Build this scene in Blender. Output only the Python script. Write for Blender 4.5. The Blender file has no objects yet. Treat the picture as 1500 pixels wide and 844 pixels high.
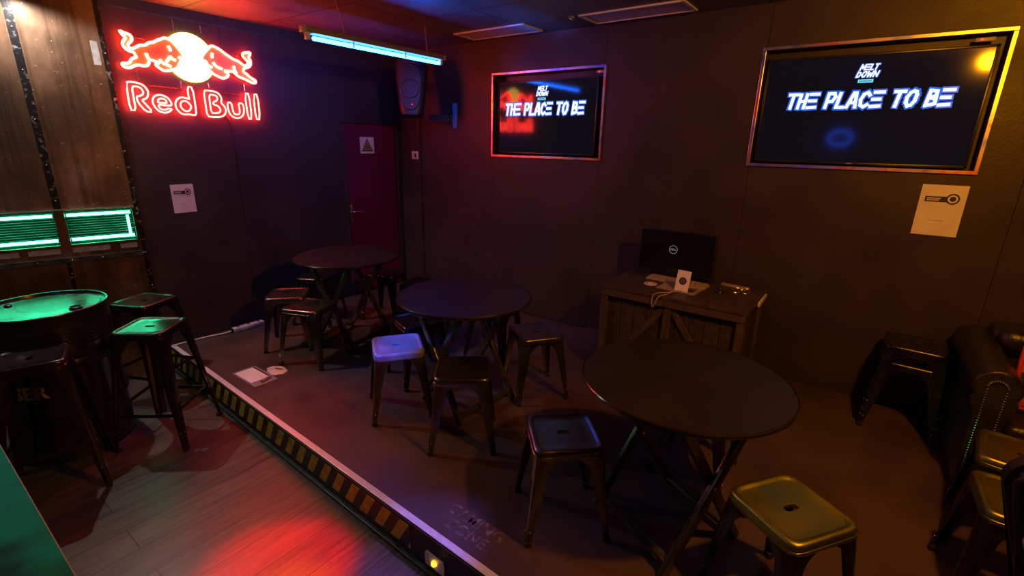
import bpy, bmesh, math, random
from mathutils import Vector, Matrix
from mathutils.geometry import tessellate_polygon
random.seed(7)
PI = math.pi
sc = bpy.context.scene
COL = sc.collection

# ------------------------------------------------------------------ helpers
def V3(*a): return Vector(a)

def link(name, me, m=None, parent=None):
    o = bpy.data.objects.new(name, me)
    COL.objects.link(o)
    if parent is not None: o.parent = parent
    if m is not None: me.materials.append(m)
    return o

def smooth(me, ang=35):
    for p in me.polygons: p.use_smooth = True
    try: me.set_sharp_from_angle(angle=math.radians(ang))
    except Exception: pass

def fin(name, bm, m, parent=None, sm=True, ang=35):
    bmesh.ops.recalc_face_normals(bm, faces=bm.faces[:])
    me = bpy.data.meshes.new(name)
    bm.to_mesh(me); bm.free()
    if sm: smooth(me, ang)
    return link(name, me, m, parent)

def tag(o, label, cat, group=None):
    o['label'] = label; o['category'] = cat
    if group: o['group'] = group
    return o

def struct(o):
    o['kind'] = 'structure'; return o

def thing(name, label, cat, loc=(0, 0, 0), rz=0, group=None):
    o = bpy.data.objects.new(name, None); COL.objects.link(o)
    o.empty_display_size = .1
    o.location = loc; o.rotation_euler = (0, 0, rz)
    return tag(o, label, cat, group)

def box(bm, c, s, bev=0.0, M=None, seg=2):
    """axis box centre c size s, optional bevel, optional matrix"""
    r = bmesh.ops.create_cube(bm, size=1.0)
    vs = r['verts']
    bmesh.ops.scale(bm, vec=s, verts=vs)
    if bev > 0:
        es = list({e for v in vs for e in v.link_edges})
        rr = bmesh.ops.bevel(bm, geom=es, offset=bev, segments=seg, affect='EDGES', profile=.5)
        vs = list({v for f in rr['faces'] for v in f.verts} | {v for v in vs if v.is_valid})
    bmesh.ops.translate(bm, vec=c, verts=vs)
    if M is not None: bmesh.ops.transform(bm, matrix=M, verts=vs)
    return vs

def bar(bm, a, b, w, h, bev=0.0, up=(0, 0, 1)):
    """rectangular bar from a to b, width w (sideways) height h"""
    a = Vector(a); b = Vector(b); d = b - a; L = d.length; d.normalize()
    upv = Vector(up)
    if abs(d.dot(upv)) > .99: upv = Vector((1, 0, 0))
    s = d.cross(upv).normalized(); u = s.cross(d).normalized()
    M = Matrix((s, u, d)).transposed().to_4x4(); M.translation = (a + b) / 2
    return box(bm, (0, 0, 0), (w, h, L), bev, M)

def tube(bm, pts, r, n=8, closed=False):
    """swept round tube along pts"""
    P = [Vector(p) for p in pts]
    N = len(P); rings = []
    prev = None
    for i in range(N):
        if closed: t = (P[(i + 1) % N] - P[i - 1])
        else: t = P[min(i + 1, N - 1)] - P[max(i - 1, 0)]
        if t.length < 1e-9: t = Vector((0, 0, 1))
        t.normalize()
        if prev is None:
            ref = Vector((0, 0, 1)) if abs(t.z) < .9 else Vector((1, 0, 0))
            s = t.cross(ref).normalized()
        else:
            s = (prev - t * prev.dot(t))
            if s.length < 1e-6: s = t.orthogonal()
            s.normalize()
        prev = s; u = t.cross(s)
        rings.append([bm.verts.new(P[i] + (s * math.cos(2 * PI * k / n) + u * math.sin(2 * PI * k / n)) * r) for k in range(n)])
    M = N if closed else N - 1
    for i in range(M):
        A, B = rings[i], rings[(i + 1) % N]
        if closed and i == N - 1:
            # best twist match
            best = min(range(n), key=lambda k: (A[0].co - B[k].co).length)
            B = B[best:] + B[:best]
        for k in range(n):
            bm.faces.new((A[k], A[(k + 1) % n], B[(k + 1) % n], B[k]))
    if not closed:
        bm.faces.new(rings[0][::-1]); bm.faces.new(rings[-1])

def lathe(bm, prof, n=48, c=(0, 0, 0), cap=True):
    rings = []
    for r, z in prof:
        if r < 1e-6: rings.append([bm.verts.new((c[0], c[1], c[2] + z))])
        else: rings.append([bm.verts.new((c[0] + r * math.cos(2 * PI * k / n), c[1] + r * math.sin(2 * PI * k / n), c[2] + z)) for k in range(n)])
    for A, B in zip(rings, rings[1:]):
        for k in range(n):
            a = A[k % len(A)]; a2 = A[(k + 1) % len(A)]; b = B[k % len(B)]; b2 = B[(k + 1) % len(B)]
            f = [a, a2, b2, b]
            f = [v for i, v in enumerate(f) if v not in f[:i]]
            if len(f) >= 3: bm.faces.new(f)

def smooth_pts(pts, closed=True, it=1):
    """Chaikin corner cutting"""
    P = [Vector(p) for p in pts]
    for _ in range(it):
        Q = []; N = len(P); R = range(N) if closed else range(N - 1)
        if not closed: Q.append(P[0])
        for i in R:
            a, b = P[i], P[(i + 1) % N]
            Q.append(a.lerp(b, .25)); Q.append(a.lerp(b, .75))
        if not closed: Q.append(P[-1])
        P = Q
    return P

def prism(bm, pts, d):
    """extrude the closed polygon pts (3D) by vector d"""
    A = [bm.verts.new(p) for p in pts]; B = [bm.verts.new(Vector(p) + Vector(d)) for p in pts]
    bm.faces.new(A); bm.faces.new(B[::-1])
    n = len(A)
    for i in range(n): bm.faces.new((A[i], B[i], B[(i + 1) % n], A[(i + 1) % n]))

def text_mesh(txt, size, depth=.001, bold=0.0, shear=0.0, align='CENTER', spacing=1.0):
    cu = bpy.data.curves.new('lettering', 'FONT')
    cu.body = txt; cu.size = size; cu.extrude = depth; cu.offset = bold; cu.shear = shear
    cu.align_x = align; cu.align_y = 'CENTER'; cu.space_character = spacing; cu.resolution_u = 3
    o = bpy.data.objects.new('lettering', cu); COL.objects.link(o)
    dg = bpy.context.evaluated_depsgraph_get(); dg.update()
    me = bpy.data.meshes.new_from_object(o.evaluated_get(dg))
    bpy.data.objects.remove(o); bpy.data.curves.remove(cu)
    return me

def copy_tree(o, **kw):
    c = o.copy(); COL.objects.link(c)
    for ch in o.children:
        d = ch.copy(); COL.objects.link(d); d.parent = c; d.matrix_parent_inverse = ch.matrix_parent_inverse.copy()
        for g in ch.children:
            e = g.copy(); COL.objects.link(e); e.parent = d; e.matrix_parent_inverse = g.matrix_parent_inverse.copy()
    return c

# ------------------------------------------------------------------ materials
def mat(name, base=(.5, .5, .5), rough=.5, metal=0.0, spec=.5, emit=None, es=0.0, coat=0.0, trans=0.0):
    m = bpy.data.materials.new(name); m.use_nodes = True
    b = m.node_tree.nodes['Principled BSDF']
    b.inputs['Base Color'].default_value = (*base, 1)
    b.inputs['Roughness'].default_value = rough
    b.inputs['Metallic'].default_value = metal
    b.inputs['Specular IOR Level'].default_value = spec
    b.inputs['Coat Weight'].default_value = coat
    b.inputs['Transmission Weight'].default_value = trans
    if emit:
        b.inputs['Emission Color'].default_value = (*emit, 1)
        b.inputs['Emission Strength'].default_value = es
    return m

def NT(m): return m.node_tree.nodes, m.node_tree.links, m.node_tree.nodes['Principled BSDF']

def noisy(m, c1, c2, scale=5, detail=6, stretch=(1, 1, 1), r1=None, r2=None, bump=0.0, lo=.35, hi=.65, bscale=None):
    n, l, b = NT(m)
    tc = n.new('ShaderNodeTexCoord'); mp = n.new('ShaderNodeMapping')
    mp.inputs['Scale'].default_value = stretch
    l.new(tc.outputs['Object'], mp.inputs['Vector'])
    no = n.new('ShaderNodeTexNoise'); no.inputs['Scale'].default_value = scale; no.inputs['Detail'].default_value = detail
    l.new(mp.outputs[0], no.inputs['Vector'])
    cr = n.new('ShaderNodeValToRGB'); cr.color_ramp.elements[0].position = lo; cr.color_ramp.elements[1].position = hi
    cr.color_ramp.elements[0].color = (*c1, 1); cr.color_ramp.elements[1].color = (*c2, 1)
    l.new(no.outputs[0], cr.inputs[0]); l.new(cr.outputs[0], b.inputs['Base Color'])
    if r1 is not None:
        mr = n.new('ShaderNodeMapRange'); mr.inputs['From Min'].default_value = lo; mr.inputs['From Max'].default_value = hi
        mr.inputs['To Min'].default_value = r1; mr.inputs['To Max'].default_value = r2
        l.new(no.outputs[0], mr.inputs[0]); l.new(mr.outputs[0], b.inputs['Roughness'])
    if bump:
        bp = n.new('ShaderNodeBump'); bp.inputs['Strength'].default_value = bump; bp.inputs['Distance'].default_value = .01
        src = no
        if bscale:
            src = n.new('ShaderNodeTexNoise'); src.inputs['Scale'].default_value = bscale; src.inputs['Detail'].default_value = 3
            l.new(mp.outputs[0], src.inputs['Vector'])
        l.new(src.outputs[0], bp.inputs['Height']); l.new(bp.outputs[0], b.inputs['Normal'])
    return m

M = {}
M['wall'] = noisy(mat('wall paint', spec=.35), (.034, .025, .027), (.046, .034, .036), 3, 8, r1=.38, r2=.52, bump=.12, bscale=60)
M['wall_plain'] = noisy(mat('rear wall paint', spec=.3), (.02, .015, .015), (.03, .02, .02), 3, 4)
M['door'] = noisy(mat('red door paint', spec=.4), (.11, .004, .034), (.14, .006, .042), 2, 4, r1=.4, r2=.5)
M['ceil'] = noisy(mat('ceiling tile', spec=.3), (.11, .095, .10), (.15, .13, .135), 6, 6, r1=.42, r2=.6, bump=.05)
M['stage'] = noisy(mat('stage vinyl', spec=.45), (.050, .032, .029), (.080, .050, .045), 2.2, 10, r1=.30, r2=.50, bump=.05, bscale=120)
M['riser'] = mat('riser black board', (.012, .010, .009), .55)
M['alu'] = noisy(mat('aluminium nosing', metal=.25), (.62, .60, .60), (.75, .73, .73), 30, 3, stretch=(1, 8, 8), r1=.32, r2=.5)
M['hoz_dark'] = mat('dark seam', (.004, .004, .004), .7)
M['black_plastic'] = mat('black plastic', (.012, .012, .014), .32)
M['black_matte'] = mat('black matte', (.012, .011, .011), .6)
M['screen'] = mat('tv glass', (.004, .004, .006), .07, spec=.32, emit=(.6, .55, 1), es=.006)
M['monitor'] = mat('monitor glass', (.006, .006, .006), .12, spec=.5)
M['steel'] = noisy(mat('raw steel stool', metal=.95), (.13, .12, .105), (.18, .165, .145), 5, 3, r1=.23, r2=.33)
M['steel_olive'] = noisy(mat('clear coated steel', metal=1.0), (.24, .25, .06), (.31, .32, .085), 5, 3, r1=.36, r2=.46)
M['satin'] = noisy(mat('satin galvanised steel', metal=.3), (.14, .14, .15), (.20, .20, .21), 7, 5, r1=.4, r2=.55)
M['gunmetal'] = noisy(mat('gunmetal stool', metal=.9), (.045, .042, .045), (.075, .07, .07), 10, 4, r1=.22, r2=.32)
M['blackgloss'] = noisy(mat('black gloss paint', spec=.7), (.010, .009, .010), (.016, .014, .016), 6, 4, r1=.16, r2=.26)
M['tabletop'] = noisy(mat('dark tabletop', spec=.22), (.012, .009, .008), (.017, .012, .010), 4, 4, r1=.36, r2=.44)
M['tableleg'] = noisy(mat('dark wooden leg', spec=.9), (.022, .018, .015), (.035, .028, .023), 8, 4, stretch=(6, 6, 1), r1=.25, r2=.36)
M['rubber'] = mat('rubber foot', (.01, .01, .01), .7)
M['bolt'] = mat('steel bolt', (.7, .68, .65), .25, metal=1)
M['deskwood'] = noisy(mat('dark plank wood', spec=.4), (.034, .024, .014), (.055, .038, .023), 5, 6, stretch=(8, 1, 8), r1=.4, r2=.6, bump=.1)
M['deskframe'] = noisy(mat('desk frame wood', spec=.4), (.05, .036, .02), (.08, .057, .032), 6, 5, stretch=(8, 8, 1), r1=.4, r2=.6)
M['paper'] = noisy(mat('white paper', spec=.4), (.72, .70, .68), (.80, .78, .76), 8, 3, r1=.25, r2=.5)
M['ink'] = mat('black print', (.015, .015, .015), .5)
M['yellow'] = mat('yellow print', (.34, .25, .012), .5)
M['white'] = mat('white enamel', (.6, .6, .62), .35)
M['housing'] = mat('grey enamel housing', (.16, .15, .19), .4)
M['grey_plastic'] = mat('grey plastic', (.35, .35, .38), .4)
M['leather'] = noisy(mat('black leather', spec=.5), (.011, .009, .008), (.017, .014, .011), 20, 6, r1=.28, r2=.4, bump=.25, bscale=90)
M['lid'] = noisy(mat('drum lid', metal=.85), (.045, .045, .045), (.085, .085, .085), 4, 5, r1=.14, r2=.3)
M['stud'] = mat('brass stud', (.55, .5, .42), .25, metal=1)
M['blue_lit_plate'] = mat('plate painted as blue-lit', (.05, .25, .7), .4)  # blue light falling on the bracket plate is put into its base colour
M['red_piping'] = mat('red piping', (.38, .015, .02), .7)
M['speaker'] = mat('speaker cabinet', (.022, .018, .02), .42)
M['grille'] = mat('speaker grille', (.03, .02, .025), .5)
M['pale_lav'] = mat('pale lavender leatherette', (.68, .60, .82), .45)
M['kb'] = mat('beige keyboard', (.30, .25, .14), .5)
M['cable'] = mat('tan cable', (.45, .33, .2), .5)
M['darkcable'] = mat('dark cable', (.02, .02, .02), .5)
M['jute'] = mat('tarnished wire', (.5, .35, .22), .5, metal=.6)
M['sticker'] = noisy(mat('worn pale sticker'), (.22, .21, .21), (.36, .34, .34), 25, 5, r1=.5, r2=.7)
M['seam'] = noisy(mat('black seam strip', metal=.4), (.012, .012, .013), (.20, .20, .21), 35, 8, r1=.3, r2=.6, lo=.56, hi=.75)
M['rail'] = noisy(mat('dark angle rail', metal=.7), (.05, .06, .06), (.10, .11, .11), 20, 5, r1=.3, r2=.5)
M['ledge'] = mat('bare aluminium ledge', (.6, .6, .58), .3, metal=1)
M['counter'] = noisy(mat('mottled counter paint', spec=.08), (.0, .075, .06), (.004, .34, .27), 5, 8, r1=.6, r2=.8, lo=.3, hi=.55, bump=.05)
M['counter_edge'] = mat('raw wood edge', (.35, .22, .10), .6)
M['floor_frame'] = mat('brushed grey frame', (.20, .20, .20), .5)
M['pinkpaper'] = noisy(mat('crumpled paper'), (.50, .42, .40), (.62, .54, .52), 12, 5, bump=.5, bscale=40)

def em(name, col, s):
    m = mat(name, (0.02, 0.02, 0.02), .5); n, l, b = NT(m)
    b.inputs['Emission Color'].default_value = (*col, 1); b.inputs['Emission Strength'].default_value = s
    return m
M['neon_red'] = em('red neon glass', (1, .030, .020), 60)
M['neon_sun'] = em('yellow neon disc', (1, .62, .085), 13)
M['bull_face'] = mat('red acrylic', (.85, .30, .07), .35)
M['tube_blue'] = em('blue fluorescent tube', (.010, .13, 1), 62)
M['tube_green'] = em('green LED tube', (.04, 1, .42), 26)
M['tv_white'] = em('lit white screen pixels', (.95, .97, 1), 1.25)
M['tv_blue'] = em('lit blue screen pixels', (.0, .16, 1), .85)
M['tv_cyan'] = em('lit cyan screen pixels', (.12, .75, 1), 1.0)
M['led_amber'] = em('amber lamp', (1, .42, .02), 5)
M['led_red'] = em('red standby light', (1, .05, .02), 3)
M['rear_blue'] = em('blue rear sign', (.02, .10, 1), 26)
M['mon_logo'] = em('dim grey screen logo', (.5, .47, .45), .28)

# television trim: reflections of coloured lamps painted into the metal's base colour
def painted_glints():
    m = mat('metal trim with painted reflections', (.7, .6, .65), .30, metal=1)
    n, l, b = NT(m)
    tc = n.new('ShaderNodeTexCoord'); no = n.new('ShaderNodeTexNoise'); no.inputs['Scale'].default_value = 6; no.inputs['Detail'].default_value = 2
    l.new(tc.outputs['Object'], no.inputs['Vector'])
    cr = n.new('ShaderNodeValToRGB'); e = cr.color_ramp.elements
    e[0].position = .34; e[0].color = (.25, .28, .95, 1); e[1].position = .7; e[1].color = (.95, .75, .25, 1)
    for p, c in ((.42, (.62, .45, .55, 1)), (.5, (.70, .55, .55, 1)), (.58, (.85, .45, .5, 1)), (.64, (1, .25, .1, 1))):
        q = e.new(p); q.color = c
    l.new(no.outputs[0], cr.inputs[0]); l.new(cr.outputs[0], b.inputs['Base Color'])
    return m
M['painted_glints'] = painted_glints()

# lower floor: grey-brown laminate planks running along Y
def planks():
    m = mat('laminate planks', rough=.36, spec=.5); n, l, b = NT(m)
    tc = n.new('ShaderNodeTexCoord'); mp = n.new('ShaderNodeMapping'); mp.inputs['Rotation'].default_value = (0, 0, PI / 2)
    l.new(tc.outputs['Object'], mp.inputs['Vector'])
    br = n.new('ShaderNodeTexBrick'); br.inputs['Scale'].default_value = 1.0
    br.inputs['Brick Width'].default_value = 1.25; br.inputs['Row Height'].default_value = .19
    br.inputs['Mortar Size'].default_value = .0025; br.inputs['Mortar Smooth'].default_value = .2
    br.offset = .37
    br.inputs['Color1'].default_value = (.075, .068, .064, 1); br.inputs['Color2'].default_value = (.11, .10, .094, 1)
    br.inputs['Mortar'].default_value = (.012, .009, .008, 1)
    l.new(mp.outputs[0], br.inputs['Vector'])
    mp2 = n.new('ShaderNodeMapping'); mp2.inputs['Scale'].default_value = (14, 1.2, 1)
    l.new(tc.outputs['Object'], mp2.inputs['Vector'])
    no = n.new('ShaderNodeTexNoise'); no.inputs['Scale'].default_value = 3; no.inputs['Detail'].default_value = 9; no.inputs['Roughness'].default_value = .65
    l.new(mp2.outputs[0], no.inputs['Vector'])
    cr = n.new('ShaderNodeValToRGB'); cr.color_ramp.elements[0].position = .3; cr.color_ramp.elements[1].position = .7
    cr.color_ramp.elements[0].color = (.45, .42, .40, 1); cr.color_ramp.elements[1].color = (1.25, 1.2, 1.15, 1)
    l.new(no.outputs[0], cr.inputs[0])
    mx = n.new('ShaderNodeMix'); mx.data_type = 'RGBA'; mx.blend_type = 'MULTIPLY'; mx.inputs[0].default_value = 1
    l.new(br.outputs['Color'], mx.inputs[6]); l.new(cr.outputs[0], mx.inputs[7]); l.new(mx.outputs[2], b.inputs['Base Color'])
    mr = n.new('ShaderNodeMapRange'); mr.inputs['To Min'].default_value = .26; mr.inputs['To Max'].default_value = .46
    l.new(no.outputs[0], mr.inputs[0]); l.new(mr.outputs[0], b.inputs['Roughness'])
    bp = n.new('ShaderNodeBump'); bp.inputs['Strength'].default_value = .35; bp.inputs['Distance'].default_value = .003
    iv = n.new('ShaderNodeMath'); iv.operation = 'SUBTRACT'; iv.inputs[0].default_value = 1
    l.new(br.outputs['Fac'], iv.inputs[1]); l.new(iv.outputs[0], bp.inputs['Height']); l.new(bp.outputs[0], b.inputs['Normal'])
    return m
M['planks'] = planks()

# rusty scratched sheet metal
def rusty():
    m = mat('rusty sheet metal', metal=.75, rough=.4); n, l, b = NT(m)
    tc = n.new('ShaderNodeTexCoord')
    def ns(scale, st, det=6, ro=.6):
        mp = n.new('ShaderNodeMapping'); mp.inputs['Scale'].default_value = st; l.new(tc.outputs['Object'], mp.inputs['Vector'])
        t = n.new('ShaderNodeTexNoise'); t.inputs['Scale'].default_value = scale; t.inputs['Detail'].default_value = det; t.inputs['Roughness'].default_value = ro
        l.new(mp.outputs[0], t.inputs['Vector']); return t
    big = ns(2.2, (1, 1, .7)); st = ns(3.2, (5, 5, .22), 3); sp = ns(22, (1, 1, 2.2), 8)
    cr = n.new('ShaderNodeValToRGB'); e = cr.color_ramp.elements
    e[0].position = .3; e[0].color = (.10, .075, .062, 1); e[1].position = .75; e[1].color = (.36, .33, .31, 1)
    q = e.new(.45); q.color = (.13, .08, .05, 1); q = e.new(.58); q.color = (.25, .15, .095, 1)
    l.new(big.outputs[0], cr.inputs[0])
    c2 = n.new('ShaderNodeValToRGB'); c2.color_ramp.elements[0].position = .36; c2.color_ramp.elements[1].position = .5
    c2.color_ramp.elements[0].color = (.66, .62, .60, 1); c2.color_ramp.elements[1].color = (1, 1, 1, 1)
    l.new(st.outputs[0], c2.inputs[0])
    mx = n.new('ShaderNodeMix'); mx.data_type = 'RGBA'; mx.blend_type = 'MULTIPLY'; mx.inputs[0].default_value = 1
    l.new(cr.outputs[0], mx.inputs[6]); l.new(c2.outputs[0], mx.inputs[7])
    c3 = n.new('ShaderNodeValToRGB'); c3.color_ramp.elements[0].position = .645; c3.color_ramp.elements[1].position = .685
    l.new(sp.outputs[0], c3.inputs[0])
    mx2 = n.new('ShaderNodeMix'); mx2.data_type = 'RGBA'
    l.new(c3.outputs[0], mx2.inputs[0]); l.new(mx.outputs[2], mx2.inputs[6]); mx2.inputs[7].default_value = (.55, .53, .5, 1)
    l.new(mx2.outputs[2], b.inputs['Base Color'])
    mr = n.new('ShaderNodeMapRange'); mr.inputs['To Min'].default_value = .28; mr.inputs['To Max'].default_value = .48
    l.new(big.outputs[0], mr.inputs[0]); l.new(mr.outputs[0], b.inputs['Roughness'])
    bp = n.new('ShaderNodeBump'); bp.inputs['Strength'].default_value = .12; bp.inputs['Distance'].default_value = .002
    l.new(st.outputs[0], bp.inputs['Height']); l.new(bp.outputs[0], b.inputs['Normal'])
    return m
M['rusty'] = rusty()

# hazard tape: leaning yellow and black stripes along local X
def hazard():
    m = mat('hazard tape', rough=.45); n, l, b = NT(m)
    tc = n.new('ShaderNodeTexCoord'); sx = n.new('ShaderNodeSeparateXYZ'); l.new(tc.outputs['Object'], sx.inputs[0])
    a = n.new('ShaderNodeMath'); a.operation = 'MULTIPLY_ADD'; a.inputs[1].default_value = -.60; l.new(sx.outputs['Z'], a.inputs[0]); l.new(sx.outputs['X'], a.inputs[2])
    d = n.new('ShaderNodeMath'); d.operation = 'DIVIDE'; d.inputs[1].default_value = .126; l.new(a.outputs[0], d.inputs[0])
    f = n.new('ShaderNodeMath'); f.operation = 'FRACT'; l.new(d.outputs[0], f.inputs[0])
    g = n.new('ShaderNodeMath'); g.operation = 'GREATER_THAN'; g.inputs[1].default_value = .5; l.new(f.outputs[0], g.inputs[0])
    no = n.new('ShaderNodeTexNoise'); no.inputs['Scale'].default_value = 18; no.inputs['Detail'].default_value = 8; l.new(tc.outputs['Object'], no.inputs['Vector'])
    cy = n.new('ShaderNodeValToRGB'); cy.color_ramp.elements[0].position = .3; cy.color_ramp.elements[1].position = .6
    cy.color_ramp.elements[0].color = (.25, .20, .01, 1); cy.color_ramp.elements[1].color = (.62, .50, .02, 1); l.new(no.outputs[0], cy.inputs[0])
    mx = n.new('ShaderNodeMix'); mx.data_type = 'RGBA'; l.new(g.outputs[0], mx.inputs[0]); mx.inputs[7].default_value = (.012, .012, .012, 1)
    l.new(cy.outputs[0], mx.inputs[6]); l.new(mx.outputs[2], b.inputs['Base Color'])
    return m
M['hazard'] = hazard()

def floral():
    m = mat('floral fabric', rough=.8); n, l, b = NT(m)
    tc = n.new('ShaderNodeTexCoord'); vo = n.new('ShaderNodeTexVoronoi'); vo.inputs['Scale'].default_value = 26
    l.new(tc.outputs['Object'], vo.inputs['Vector'])
    cr = n.new('ShaderNodeValToRGB'); cr.color_ramp.interpolation = 'CONSTANT'; e = cr.color_ramp.elements
    e[0].position = 0; e[0].color = (.55, .22, .05, 1); e[1].position = .8; e[1].color = (.04, .05, .02, 1)
    for p, c in ((.25, (.03, .03, .02, 1)), (.42, (.6, .35, .12, 1)), (.6, (.5, .08, .03, 1))):
        q = e.new(p); q.color = c
    sp = n.new('ShaderNodeSeparateXYZ'); l.new(vo.outputs['Color'], sp.inputs[0]); l.new(sp.outputs[0], cr.inputs[0])
    l.new(cr.outputs[0], b.inputs['Base Color']); return m
M['floral'] = floral()

def corrug():
    m = mat('ribbed reflector', (.10, .11, .105), .25, metal=.9); n, l, b = NT(m)
    tc = n.new('ShaderNodeTexCoord'); w = n.new('ShaderNodeTexWave'); w.wave_type = 'BANDS'; w.bands_direction = 'Z'; w.inputs['Scale'].default_value = 9
    w.inputs['Distortion'].default_value = 0
    l.new(tc.outputs['Object'], w.inputs['Vector'])
    bp = n.new('ShaderNodeBump'); bp.inputs['Strength'].default_value = 1; bp.inputs['Distance'].default_value = .03
    l.new(w.outputs[0], bp.inputs['Height']); l.new(bp.outputs[0], b.inputs['Normal'])
    return m
M['corrug'] = corrug()

# ------------------------------------------------------------------ camera
H = 1.667
f_px, pit, rol, azi = 707.2, math.radians(16.78), math.radians(1.183), math.radians(-54.16)
def camvecs():
    down = Vector((0, math.cos(pit), math.sin(pit))); fw = Vector((0, -math.sin(pit), math.cos(pit))); rt = Vector((1, 0, 0))
    Rz = Matrix.Rotation(rol, 3, 'Z')
    down = Rz @ down; fw = Rz @ fw; rt = Rz @ rt
    A = math.sin(azi) * rt + math.cos(azi) * fw; B = math.cos(azi) * rt - math.sin(azi) * fw
    return Matrix((-A, B, -down))
CM = camvecs()
cam = bpy.data.cameras.new('camera'); camo = bpy.data.objects.new('camera', cam); COL.objects.link(camo)
cam.sensor_width = 36; cam.lens = f_px / 1500 * 36; cam.clip_start = .02
X_ = CM @ Vector((1, 0, 0)); Y_ = CM @ Vector((0, -1, 0)); Z_ = CM @ Vector((0, 0, -1))
Mc = Matrix((X_, Y_, Z_)).transposed().to_4x4(); Mc.translation = (0, 0, H)
camo.matrix_world = Mc
sc.camera = camo
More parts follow.
